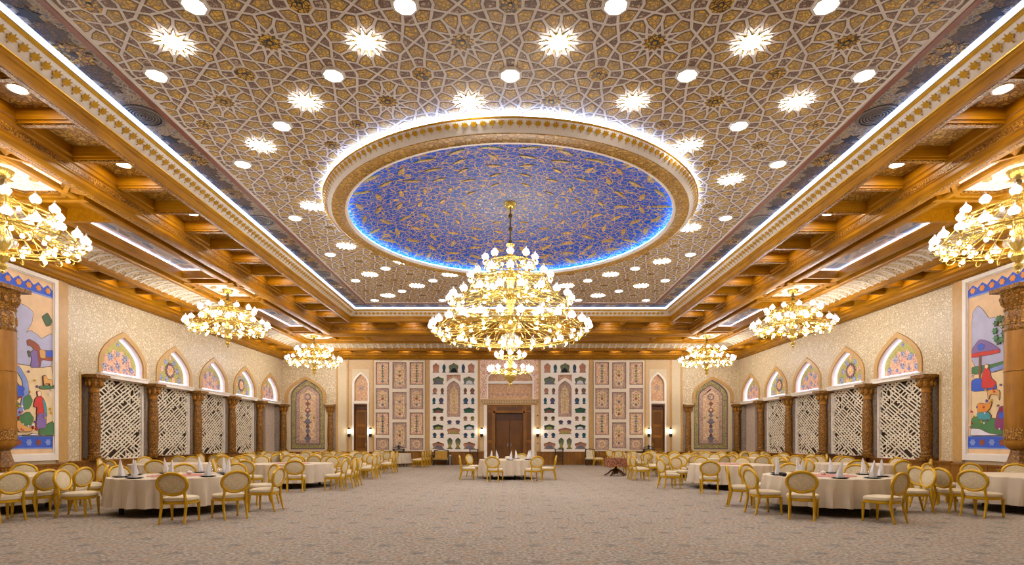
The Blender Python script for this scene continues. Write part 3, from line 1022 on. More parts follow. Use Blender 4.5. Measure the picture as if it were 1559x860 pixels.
# recessed sandy fields, pilaster strips, wainscot planks
for s in (1, -1):
    g = (lambda r: r) if s > 0 else mir
    slab('wall_texture', g(notched(B(428.5, 0)[0], B(512, 0)[0], B(0, 613)[1], B(0, 546)[1], barch(434.5, 496.5, 613, 603, 573))), 0.0, 0.012, 'wallpaper', WB)
    slab('door_field', g(BR(530, 568, 548, 687)), 0.0, 0.010, 'plaster2', WB, holes=[g(BR(536, 562, 562, 686.5))])
    for x0, x1 in ((511.5, 514.5), (528, 531), (567.5, 570), (648, 654.5), (727.5, 731)):
        slab('pilaster_strip', g(BR(x0, x1, 547, 687)), 0.0, 0.05, 'ochre', WB)
    slab('arch_moulding', g(arch_band(barch(434.5, 496.5, 613.5, 603, 573), barch(439, 492.5, 613.5, 603, 577.5))), 0.0, 0.09, 'ochre', WB)
    slab('jamb', g(BR(436.5, 441.5, 613.5, 686)), 0.0, 0.05, 'plaster', WB)
    slab('jamb', g(BR(494.8, 499, 613.5, 686)), 0.0, 0.05, 'plaster', WB)
    slab('patterned_strip', g(BR(507, 513.5, 615, 687)), 0.0, 0.02, 'reveal', WB)
    slab('patterned_strip', g(BR(425, 436.5, 615, 687)), 0.0, 0.02, 'reveal', WB)
    slab('arch_moulding', g(barch(536.5, 562.5, 614, 585, 566.5)), 0.0, 0.05, 'white', WB, holes=[g(barch(539.4, 559.8, 610.5, 585, 569.5))])
    slab('arch_back', g(barch(538.5, 560.5, 611.5, 584, 568)), -0.20, -0.15, 'pink2', WB)
    c = B(549.7, 604); sgn = s
    part('panel_flower', MB().prism(F_B, star((mx(c[0], s), c[1]), 0.16, 0.10, 8), -0.15, -0.14), 'carpet_rose', WB)
    part('panel_flower', MB().prism(F_B, star((mx(B(549.7, 590)[0], s), B(549.7, 590)[1]), 0.24, 0.15, 6, pi / 6), -0.15, -0.14), 'carpet_mauve', WB)
    slab('door_jamb', g(BR(536.5, 538.8, 614, 708)), 0.0, 0.05, 'white', WB)
    slab('door_jamb', g(BR(559.4, 562, 614, 708)), 0.0, 0.05, 'white', WB)
# portal
slab('portal_panel', BR(731, 823, 547.5, 609), 0.0, 0.03, 'pink', WB, holes=[barch(742, 812, 608.5, 578, 559.5, p=2.6)])
slab('portal_flank', BR(731, 741.5, 614, 687), 0.0, 0.03, 'plaster2', WB)
slab('portal_flank', BR(812.5, 823, 614, 687), 0.0, 0.03, 'plaster2', WB)
slab('portal_arch', barch(741, 813, 609, 578, 558.5, p=2.6), 0.0, 0.08, 'white', WB, holes=[barch(743.5, 810.5, 608.5, 578, 561, p=2.6)])
slab('portal_bar', BR(743, 811, 580, 584), -0.2, 0.0, 'white', WB)
slab('portal_tympanum', barch(742.5, 811.5, 609, 577, 560, p=2.6), -0.28, -0.22, 'pink2', WB)
for k in range(9):
    for r, y in ((0, 590), (1, 600)):
        c = B(746.5 + 7.6 * k + 3.8 * r, y)
        if c[0] < B(809, 0)[0]:
            part('tympanum_flower', MB().prism(F_B, star(c, 0.13, 0.07, 6), -0.22, -0.21), ('carpet_rose', 'carpet_mauve')[r], WB)
for x in (736, 818):
    for k in range(5):
        c = B(x, 556 + 11 * k)
        part('arabesque_knot', MB().prism(F_B, star(c, 0.17, 0.09, 5, pi / 2), 0.03, 0.045), ('carpet_cream', 'carpet_rose')[k % 2], WB)
for x in (748, 758, 796, 806):
    c = B(x, 554)
    part('arabesque_knot', MB().prism(F_B, star(c, 0.16, 0.08, 5, pi / 2), 0.03, 0.045), 'carpet_cream', WB)
lm = MB()
for d, y0, y1, w in ((0.10, 613, 616.5, 0), (0.16, 610.5, 613, 1.5), (0.24, 608, 610.5, 3)):
    lm.prism(F_B, BR(735 - w, 817 + w, y0, y1), 0, d)
part('lintel_cornice', lm, 'ochre', WB)
for k in range(22):
    part('lintel_dentil', MB().prism(F_B, BR(735.2 + k * 3.75, 737.2 + k * 3.75, 610.8, 613.2), 0.16, 0.23), 'plaster', WB)
slab('portal_jamb', BR(737, 741.5, 616.5, 708), 0.0, 0.10, 'cream', WB)
slab('portal_jamb', BR(809, 813.5, 616.5, 708), 0.0, 0.10, 'cream', WB)

# wainscot of upright planks
def planks(F, u0, u1, v1, d, parent, w=0.42):
    n = max(1, round((u1 - u0) / w))
    for k in range(n):
        a = u0 + (u1 - u0) * k / n; b = u0 + (u1 - u0) * (k + 1) / n
        part('wainscot_plank', MB().prism(F, rect(a + 0.008, b - 0.008, 0.10, v1 - 0.06), 0, d), 'woodv', parent)
    part('wainscot_rail', MB().prism(F, rect(u0, u1, v1 - 0.06, v1), 0, d + 0.03).prism(F, rect(u0, u1, 0, 0.10), 0, d + 0.02), 'woodv', parent)
for a, b in ((428, 536.5), (562, 737), (817, 989), (1014.5, 1126)):
    planks(F_B, B(a, 0)[0], B(b, 0)[0], 0.875, 0.04, WB)

# main door
D1 = struct('door_1')
fr = MB()
fr.prism(F_B, rect(B(741.5, 0)[0], B(754, 0)[0], 0, B(0, 616)[1]), -0.25, -0.02)
fr.prism(F_B, rect(B(797, 0)[0], B(809, 0)[0], 0, B(0, 616)[1]), -0.25, -0.02)
fr.prism(F_B, rect(B(754, 0)[0], B(797, 0)[0], B(0, 628)[1], B(0, 616)[1]), -0.25, -0.02)
part('door_frame', fr, 'woodv', D1)
for x0, x1 in ((742.5, 749), (801.5, 808)):
    for y0, y1 in ((620, 625), (627, 670), (674, 705)):
        part('frame_panel', MB().prism(F_B, BR(x0, x1, y0, y1), -0.02, 0.0), 'wood_door', D1)
part('frame_panel', MB().prism(F_B, BR(756, 795, 619, 624.5), -0.02, 0.0), 'wood_door', D1)
part('architrave', MB().prism(F_B, BR(751, 754, 626, 708), -0.02, 0.03).prism(F_B, BR(796.5, 799.5, 626, 708), -0.02, 0.03).prism(F_B, BR(751, 799.5, 626, 628.5), -0.02, 0.03), 'woodv', D1)
part('transom', MB().prism(F_B, BR(754, 796.5, 628.5, 637), -0.30, -0.24).prism(F_B, BR(754, 796.5, 637, 639.5), -0.30, -0.20), 'wood_dark', D1)
for s in (-1, 1):
    x0, x1 = (755, 775.2) if s < 0 else (775.8, 796)
    lf = part('door_leaf', MB().prism(F_B, BR(x0, x1, 639.5, 708), -0.30, -0.25), 'wood_door', D1)
    for y0, y1 in ((642, 655), (658, 676), (683, 704)):
        part('leaf_panel', MB().prism(F_B, BR(x0 + 3, x1 - 3, y0, y1), -0.25, -0.235), 'wood_door', lf)
    hx = 773 if s < 0 else 778
    part('door_handle', MB().prism(F_B, BR(hx - 0.5, hx + 0.5, 675, 679.5), -0.25, -0.21).prism(F_B, BR(hx - 0.3, hx + 0.9 * (-s), 676, 677), -0.21, -0.18), 'steel', lf)
# two narrow side doors under arches
for n_, s in ((2, 1), (3, -1)):
    g = (lambda r: r) if s > 0 else mir
    D = struct('door_%d' % n_)
    part('door_frame', MB().prism(F_B, g(BR(538.6, 540.5, 615, 708)), -0.2, -0.02).prism(F_B, g(BR(557.7, 559.5, 615, 708)), -0.2, -0.02).prism(F_B, g(BR(540.5, 557.7, 615, 617)), -0.2, -0.02), 'wood_dark', D)
    lf = part('door_leaf', MB().prism(F_B, g(BR(540.5, 557.7, 624, 708)), -0.22, -0.16), 'woodv', D)
    part('transom_panel', MB().prism(F_B, g(BR(540.5, 557.7, 617, 624)), -0.22, -0.18), 'wood_dark', D)
    for y0, y1 in ((627, 646), (649, 662), (666, 682)):
        part('leaf_panel', MB().prism(F_B, g(BR(543, 555.2, y0, y1)), -0.16, -0.145), 'wood_door', lf)
    part('door_handle', MB().prism(F_B, g(BR(555.8, 556.8, 674, 680)), -0.16, -0.11), 'brass', lf)

# corner arch panels with a painted stack of medallions
for s in (1, -1):
    side = 'left' if s > 0 else 'right'
    g = (lambda r: r) if s > 0 else mir
    t = thing('arch_panel', 'tall pointed-arch painted panel with a green border in the %s corner of the back wall' % side, 'wall panel', (0, Y1, 0))
    F = frame((0, 0, 0), (1, 0, 0), (0, 0, 1), (0, -1, 0))
    for nm, ins, mat, d in (('outer_line', 0.0, 'plum', -0.10), ('green_border', 0.07, 'carpet_green', -0.085), ('inner_line', 0.33, 'plum', -0.07), ('rose_border', 0.38, 'carpet_mauve', -0.055), ('cream_field', 0.62, 'carpet_cream', -0.04)):
        pl = barch(442, 494.5, 684, 604, 577)
        if ins:
            pl = inset(pl, ins)
        part(nm, MB().prism(F, g(pl), -0.14 if nm == 'outer_line' else d - 0.02, d), mat, t)
    cx = mx(B(468.2, 0)[0], s)
    def at(y):
        return (cx, B(0, y)[1])
    for y, r, n, mat in ((604, 0.26, 12, 'slate'), (604, 0.17, 12, 'carpet_rose'), (614, 0.13, 8, 'red_trim'), (624, 0.17, 8, 'red_trim'), (624, 0.10, 8, 'carpet_cream'), (632, 0.15, 6, 'slate'), (641, 0.19, 8, 'slate'), (649, 0.14, 6, 'plum'), (656, 0.17, 8, 'slate'), (663, 0.12, 6, 'plum')):
        part('medallion', MB().prism(F, star(at(y), r, r * 0.78, n), -0.04, -0.03 if mat != 'carpet_rose' and mat != 'carpet_cream' else -0.025), mat, t)
    part('stem', MB().prism(F, [(cx - .05, at(668)[1]), (cx + .05, at(668)[1]), (cx + .03, at(600)[1]), (cx - .03, at(600)[1])], -0.04, -0.036), 'slate', t)
    for y, w_ in ((645, .30), (628, .24), (617, .18)):
        part('stem_scroll', MB().prism(F, [(cx - w_, at(y)[1] + .12), (cx, at(y)[1] - .06), (cx + w_, at(y)[1] + .12), (cx + w_ * .8, at(y)[1] + .16), (cx, at(y)[1] + .02), (cx - w_ * .8, at(y)[1] + .16)], -0.04, -0.034), 'plum', t)
    part('vase', MB().prism(F, [(cx + a * 0.25, B(0, 671)[1] + b) for a, b in ((-.6, -.12), (.6, -.12), (.4, 0), (1, .16), (.5, .3), (-.5, .3), (-1, .16), (-.4, 0))], -0.04, -0.03), 'slate', t)
    for sx in (-1, 1):
        for y in (612, 636, 655):
            c = (cx + sx * 0.42, B(0, y)[1])
            part('side_flower', MB().prism(F, star(c, 0.11, 0.06, 5, pi / 2), -0.04, -0.033), 'carpet_green' if y == 636 else 'carpet_rose', t)

# framed grids of ten carpet-like panels
def lobed(u0, u1, v0, v1):
    cx, cy, a, b = (u0 + u1) / 2, (v0 + v1) / 2, (u1 - u0) / 2, (v1 - v0) / 2
    pts = []
    for k in range(40):
        t = 2 * pi * k / 40
        ct, st = cos(t), sin(t)
        x = math.copysign(abs(ct) ** 0.5, ct); y = math.copysign(abs(st) ** 0.5, st)
        m = 1 - 0.05 * abs(sin(5 * t)) 
        pts.append((cx + a * x * m, cy + b * y * m))
    return pts
for s in (1, -1):
    side = 'left' if s > 0 else 'right'
    g = (lambda r: r) if s > 0 else mir
    t = thing('panel_grid', 'white lattice frame with ten carpet-like panels, %s of the main door' % side, 'wall panel', (0, Y1, 0))
    F = frame((0, 0, 0), (1, 0, 0), (0, 0, 1), (0, -1, 0))
    cells = []
    for x0, x1, rows in ((572.5, 593, ((551.5, 586), (591, 623), (628, 662), (667, 685))), (598, 619.5, ((551.5, 592), (597, 638.5), (643, 682.5))), (624, 645, ((551.5, 586), (591, 623), (628, 662), (667, 685)))):
        for r, (y0, y1) in enumerate(rows):
            cells.append((x0, x1, y0, y1, 1 if x0 == 598 else 0, r))
    part('grid_frame', MB().holed(F, g(BR(570.5, 647, 549.5, 686.5)), [g(BR(a, b, c, d)) for a, b, c, d, _, _ in cells], 0.0, 0.12), 'grid_cream', t)
    for x0, x1, y0, y1, mid, r in cells:
        fld = part('carpet_panel', MB().prism(F, g(BR(x0, x1, y0, y1)), 0.0, 0.04), 'carpet_mauve' if mid or r % 2 else 'carpet_grey', t)
        def sub(nm, pl, d, mat):
            part(nm, MB().prism(F, pl, d - 0.01, d), mat, fld)
        sub('border_line', g(BR(x0 + 1, x1 - 1, y0 + 1, y1 - 1)), 0.045, 'plum')
        sub('border_field', g(BR(x0 + 1.5, x1 - 1.5, y0 + 1.5, y1 - 1.5)), 0.05, 'carpet_mauve' if mid or r % 2 else 'carpet_rose')
        a = BR(x0 + 4, x1 - 4, y0 + (3.5 if y1 - y0 > 25 else 2), y1 - (3.5 if y1 - y0 > 25 else 2))
        u0, u1, v0, v1 = a[0][0], a[1][0], a[0][1], a[2][1]
        if y1 - y0 < 25:
            c = B((x0 + x1) / 2, (y0 + y1) / 2)
            c = (mx(c[0], s), c[1])
            sub('medallion', star(c, 0.30, 0.24, 12), 0.055, 'carpet_cream')
            sub('medallion_eye', star(c, 0.17, 0.13, 10), 0.06, 'carpet_mauve')
            sub('medallion_core', circ(c, 0.07, 8), 0.065, 'carpet_rose')
        elif mid or r == 1:
            sub('cartouche', g(lobed(u0 - 0.02, u1 + 0.02, v0, v1)), 0.055, 'carpet_cream')
            for k in range(5):
                c = (mx((u0 + u1) / 2, s), v0 + (v1 - v0) * (0.14 + 0.18 * k))
                sub('stem_flower', star(c, 0.12, 0.07, 6), 0.062, ('slate', 'carpet_rose', 'red_trim', 'carpet_green', 'carpet_rose')[(k + (2 if mid and r == 1 else 0)) % 5])
                for sx in (-1, 1):
                    sub('side_leaf', star((c[0] + sx * 0.17, c[1] + 0.09), 0.07, 0.035, 4), 0.06, 'carpet_green')
        else:
            sub('cartouche', g(rect(u0, u1, v0, v1)), 0.055, 'carpet_cream')
            for k in range(7):
                c = (mx((u0 + u1) / 2, s), v0 + (v1 - v0) * (0.08 + 0.14 * k))
                sub('stem_leaf', star(c, 0.15, 0.06, 4), 0.062, 'carpet_green' if k % 2 else 'slate')

# white display walls with vase-shaped niches
VASE = [(-.5, 0), (.5, 0), (.5, .07), (.30, .17), (.30, .24), (.44, .42), (.5, .62), (.40, .80), (.16, .92), (0, 1.0), (-.16, .92), (-.40, .80), (-.5, .62), (-.44, .42), (-.30, .24), (-.30, .17), (-.5, .07)]
WIDE = [(-.5, 0), (.5, 0), (.5, .06), (.42, .14), (.42, .30), (.5, .5), (.48, .72), (.30, .82), (.12, .88), (0, 1.0), (-.12, .88), (-.30, .82), (-.48, .72), (-.5, .5), (-.42, .30), (-.42, .14), (-.5, .06)]
TALL = [(-.5, 0), (.5, 0), (.5, .05), (.28, .16), (.24, .25), (.42, .50), (.5, .70), (.40, .84), (.14, .93), (0, 1.0), (-.14, .93), (-.40, .84), (-.5, .70), (-.42, .50), (-.24, .25), (-.28, .16), (-.5, .05)]
NICHES = [  # centre, foot, width, height in elevation units of the panel, outline, colour, dish colour
 (68, 110, 50, 75, WIDE, 'orange', None), (128, 110, 28, 65, VASE, 'teal', None), (200, 110, 72, 75, WIDE, 'green', 'black'), (272, 110, 28, 65, VASE, 'blue', None), (332, 110, 50, 75, WIDE, 'orange', None),
 (85, 198, 85, 62, WIDE, 'green', 'slate'), (315, 198, 85, 62, WIDE, 'green', 'pale'),
 (60, 272, 36, 50, VASE, 'orange', None), (115, 272, 27, 50, VASE, 'brown', None), (287, 272, 27, 50, VASE, 'brown', None), (340, 272, 36, 50, VASE, 'brown', None),
 (53, 345, 27, 50, VASE, 'teal', None), (107, 345, 38, 50, VASE, 'purple', None), (290, 345, 38, 50, VASE, 'blue', None), (343, 345, 27, 50, VASE, 'teal', None),
 (83, 411, 85, 43, WIDE, 'jade', 'rust'), (315, 411, 85, 43, WIDE, 'jade', 'green'),
 (57, 469, 29, 35, VASE, 'brown', None), (111, 469, 31, 35, VASE, 'brown', None), (288, 469, 31, 35, VASE, 'orange', None), (341, 469, 31, 35, VASE, 'lime', None),
 (169, 496, 36, 33, VASE, 'purple', None), (231, 496, 36, 33, VASE, 'purple', None),
 (83, 535, 82, 41, WIDE, 'jade', 'lime'), (315, 535, 82, 41, WIDE, 'jade', 'pale'), (200, 569, 100, 50, WIDE, 'orange', 'lime'),
 (58, 598, 31, 41, VASE, 'blue', None), (113, 598, 32, 41, VASE, 'blue', None), (289, 598, 32, 41, VASE, 'blue', None), (342, 598, 31, 41, VASE, 'teal', None),
 (85, 681, 88, 57, WIDE, 'orange', 'slate'), (172, 681, 42, 87, TALL, 'green', 'lime'), (232, 681, 42, 87, TALL, 'green', 'lime'), (317, 681, 88, 57, WIDE, 'orange', 'slate')]
MT['pale'] = MT['p_pale']; MT['rust'] = MT['p_rust']; MT['lime'] = MT['n_lime']; MT['green'] = MT['n_jade']
for s in (1, -1):
    side = 'left' if s > 0 else 'right'
    t = thing('display_wall', 'white niche wall with rows of vase-shaped coloured niches, %s of the main door' % side, 'wall panel', (0, Y1, 0))
    F = frame((0, 0, 0), (1, 0, 0), (0, 0, 1), (0, -1, 0))
    def E(x, y):
        p = B(650 + x / 4.914, 545 + y / 4.914)
        return (p[0], p[1]) if s > 0 else (p[0] + 169.4 / 22.87, p[1])
    hs = []
    for x, y, w, h, shp, c, dish in NICHES:
        hs.append([E(x + a * w, y - b * h) for a, b in shp])
    carch = [E(*p) for p in ((150, 440), (250, 440), (250, 235), (247, 215), (238, 197), (222, 183), (200, 170), (178, 183), (162, 197), (153, 215), (150, 235))]
    top = [E(*p) for p in ((148, 126), (252, 126), (252, 178), (226, 160), (200, 146), (174, 160), (148, 178))]
    top = list(reversed(top))
    face = [E(20, 702), E(380, 702), E(380, 18), E(20, 18)]
    part('wall_face', MB().holed(F, face, hs + [carch, top], -0.20, 0.05), 'white', t)
    a = E(150, 442); b = E(250, 168)
    part('arch_recess', MB().prism(F, rect(a[0] - .02, b[0] + .02, a[1], b[1]), -0.20, -0.14), 'carpet_mauve', t)
    ip = [E(*p) for p in ((172, 415), (228, 415), (232, 280), (222, 230), (200, 205), (178, 230), (168, 280))]
    part('arch_ornament', MB().prism(F, ip, -0.14, -0.125), 'carpet_cream', t)
    for k in range(6):
        part('ornament_leaf', MB().prism(F, star(E(200, 240 + 28 * k), 0.12, 0.05, 4), -0.125, -0.115), 'tymp', t)
    a = E(146, 182); b = E(254, 124)
    part('niche_back', MB().prism(F, rect(a[0], b[0], a[1], b[1]), -0.21, -0.17), 'carpet_rose', t)
    for x, y, w, h, shp, c, dish in NICHES:
        a = E(x - w * .52, y + 1); b = E(x + w * .52, y - h * 1.02)
        nb = part('niche_back', MB().prism(F, rect(a[0], b[0], a[1], b[1]), -0.21, -0.17), 'n_' + c, t)
        part('niche_shelf', MB().prism(F, rect(a[0], b[0], a[1], a[1] + 0.035), -0.17, 0.02), 'char', nb)
        if dish:
            c0 = E(x, y)
            pts = [(c0[0] + 0.30 * w / 112.4 * 1.05 * cos(q), c0[1] + 0.035 + 0.46 * h / 112.4 * sin(q)) for q in [pi * k / 10 for k in range(11)]]
            part('painted_fan', MB().prism(F, pts, -0.17, -0.15), dish, nb)

# sconces
for k, (x, desc) in enumerate(((532.5, 'left of the left side door'), (565, 'right of the left side door'), (733.5, 'left of the main door'), (818.5, 'right of the main door'), (987, 'left of the right side door'), (1020, 'right of the right side door'))):
    u, z = B(x, 657)
    t = thing('wall_sconce', 'lit tube sconce with black end caps, %s' % desc, 'wall lamp', (u, Y1 - 0.06, z), 0, 'wall sconces on the back wall')
    part('lamp_tube', MB().lathe([(0.075, -0.13), (0.09, 0), (0.075, 0.15)], 10, (0, -0.13, 0)), 'g_sconce', t, True)
    part('lamp_cap', MB().lathe([(0.02, -0.36), (0.10, -0.33), (0.10, -0.13), (0.07, -0.12)], 10, (0, -0.13, 0)), 'black', t)
    part('lamp_cap', MB().lathe([(0.07, 0.15), (0.09, 0.17), (0.09, 0.25), (0.02, 0.27)], 10, (0, -0.13, 0)), 'black', t)
    part('back_plate', MB().box(-0.04, 0.04, -0.13, 0.06, -0.22, -0.18).box(-0.05, 0.05, 0.0, 0.06, -0.25, 0.1), 'black', t)
for z in (0, 1):
    tag(part('switch_plate', MB().prism(F_B, BR(817.5, 819.5, (632, 674)[z], (633.5, 675.5)[z]), 0.03, 0.045), 'char'), 'small dark %s plate on the strip right of the main door' % ('upper', 'lower')[z], 'switch')

# ---------------------------------------------------------------- side walls
WF = part('wall_front', MB().box(-HX - 1, HX + 1, Y0 - 0.3, Y0, -0.1, 9.6), 'plaster')
WF['kind'] = 'structure'
BAY = [21.6 + 3.3 * k for k in range(5)]
COLY = [19.95 + 3.3 * k for k in range(6)]
rl = random.Random(11)
def lattice_mesh(w, h):
    """openwork screen: crossing slanted bars broken into runs, as in carved plaster"""
    mb = MB()
    F = frame((0, 0, 0), (0, 1, 0), (0, 0, 1), (1, 0, 0))
    def bar(p, q, wd, d):
        dx, dy = q[0] - p[0], q[1] - p[1]
        l = hypot(dx, dy)
        if l < 0.05:
            return
        nx, ny = -dy / l * wd / 2, dx / l * wd / 2
        mb.prism(F, [(p[0] - nx, p[1] - ny), (q[0] - nx, q[1] - ny), (q[0] + nx, q[1] + ny), (p[0] + nx, p[1] + ny)], 0, d)
    def run(ang, step, wd, d, keep, lo, hi):
        c, s = cos(radians(ang)), sin(radians(ang))
        R = hypot(w, h)
        t = -R
        while t < R:
            ox, oy = w / 2 - s * t, h / 2 + c * t
            a = -R
            while a < R:
                b = a + rl.uniform(lo, hi)
                if rl.random() < keep:
                    # clip to the panel
                    p = [ox + c * a, oy + s * a]; q = [ox + c * b, oy + s * b]
                    t0, t1 = 0.0, 1.0
                    ok = True
                    for k, L in ((0, w), (1, h)):
                        dd = q[k] - p[k]
                        if abs(dd) < 1e-9:
                            ok = ok and 0 <= p[k] <= L
                            continue
                        u0, u1 = (0 - p[k]) / dd, (L - p[k]) / dd
                        if u0 > u1: u0, u1 = u1, u0
                        t0, t1 = max(t0, u0), min(t1, u1)
                    if ok and t0 < t1:
                        bar((p[0] + (q[0] - p[0]) * t0, p[1] + (q[1] - p[1]) * t0), (p[0] + (q[0] - p[0]) * t1, p[1] + (q[1] - p[1]) * t1), wd, d)
                a = b
            t += step
    run(33, 0.130, 0.053, 0.024, 0.88, 0.25, 0.8)
    run(-33, 0.160, 0.048, 0.022, 0.64, 0.13, 0.45)
    run(90, 0.24, 0.036, 0.020, 0.30, 0.10, 0.3)
    return mb
LW, LH = 2.70, 3.02
LAT = lattice_mesh(LW, LH).mesh('lattice_screen', 'lattice')

MURAL_L = [
 ('cloud','lav',[(16.51,5.63),(16.85,5.88),(17.22,5.85),(17.5,5.71),(17.45,5.37),(17.22,4.99),(17.4,5.11),(17.69,5.0),(17.79,4.9),(18.24,5.19),(18.24,4.12),(17.69,3.96),(17.4,4.0),(16.85,4.01),(16.51,4.08)]),
 ('tree','dkgreen',[(16.51,5.17),(16.72,5.25),(16.81,5.07),(16.9,4.77),(16.87,4.45),(16.72,4.17),(16.51,4.08)]),
 ('leaf_sprig','dkgreen',[(17.82,5.63),(17.94,5.73),(18.04,5.81),(18.22,5.58),(18.14,5.43),(17.99,5.36)]),
 ('meadow','sand',[(16.51,3.73),(16.94,3.97),(17.4,3.98),(17.79,3.97),(18.24,4.09),(18.24,1.56),(16.51,1.57)]),
 ('horse','chestnut',[(17.26,4.76),(17.36,4.82),(17.54,4.77),(17.69,4.69),(17.77,4.54),(18.24,4.59),(18.24,4.26),(17.79,4.25),(17.74,3.99),(17.66,3.98),(17.65,4.25),(17.57,4.47),(17.42,4.62),(17.29,4.62)]),
 ('saddle','blue',[(17.94,4.54),(18.24,4.61),(18.24,4.4),(17.97,4.36)]),
 ('saddle_cloth','tan',[(17.71,4.55),(17.93,4.56),(17.95,4.31),(17.75,4.29)]),
 ('groom','mauve',[(17.38,4.41),(17.5,4.51),(17.61,4.49),(17.71,3.98),(17.38,3.94),(17.44,4.21)]),
 ('groom_scarf','dkgreen',[(17.27,4.43),(17.34,4.46),(17.38,4.33),(17.34,4.26)]),
 ('stream','water',[(16.81,3.92),(16.99,3.91),(17.26,3.52),(17.33,3.13),(17.19,2.64),(16.96,2.37),(16.51,2.35),(16.51,2.46),(16.99,2.61),(17.12,3.12),(17.09,3.5),(16.87,3.8)]),
 ('bush','green',[(17.11,2.95),(17.33,3.09),(17.45,2.9),(17.33,2.64),(17.14,2.59)]),
 ('bush','green',[(16.51,2.25),(16.85,2.3),(17.31,2.55),(17.5,2.32),(17.26,1.99),(16.85,1.89),(16.51,1.93)]),
 ('bush','green',[(16.51,3.06),(16.85,2.86),(16.99,2.74),(16.77,2.6),(16.51,2.6)]),
 ('bush','green',[(17.69,2.0),(17.94,2.13),(18.24,2.27),(18.24,1.77),(17.69,1.81)]),
 ('bush','green',[(17.69,3.37),(18.24,3.47),(18.24,3.35),(17.74,3.29)]),
 ('kneeling_figure','rust',[(16.66,3.38),(16.84,3.47),(17.0,3.28),(16.96,2.94),(16.72,2.73),(16.63,2.92)]),
 ('kneeling_figure_sleeve','blue',[(16.84,3.35),(16.96,3.33),(17.14,3.26),(17.09,3.15),(17.12,3.04),(16.94,2.94)]),
 ('robe','red',[(17.53,2.95),(17.69,3.1),(17.85,2.97),(17.95,2.68),(17.93,2.41),(17.59,2.43),(17.61,2.7),(17.48,2.72)]),
 ('robe_shawl','teal',[(17.79,3.01),(17.91,2.85),(17.97,2.43),(17.89,2.42)]),
 ('robe_skirt','mauve',[(17.61,2.49),(17.93,2.51),(17.93,2.03),(17.56,2.02)]),
 ('robe_head','skin',[(17.6,3.2),(17.7,3.22),(17.75,3.13),(17.7,3.05),(17.62,3.06)]),
 ('deer','tan',[(16.85,2.2),(16.94,2.26),(17.05,2.13),(17.26,2.05),(17.42,1.99),(17.38,1.93),(16.94,1.9),(16.87,2.04)]),
 ('deer','tan',[(17.82,3.71),(17.91,3.75),(17.97,3.63),(18.16,3.62),(18.16,3.43),(18.09,3.42),(18.07,3.51),(17.91,3.49),(17.85,3.42)]),
 ('rocks','pale',[(17.08,1.63),(17.26,1.76),(17.45,1.87),(17.69,1.76),(17.84,1.82),(18.24,1.66),(18.24,1.49),(17.08,1.54)]),
]
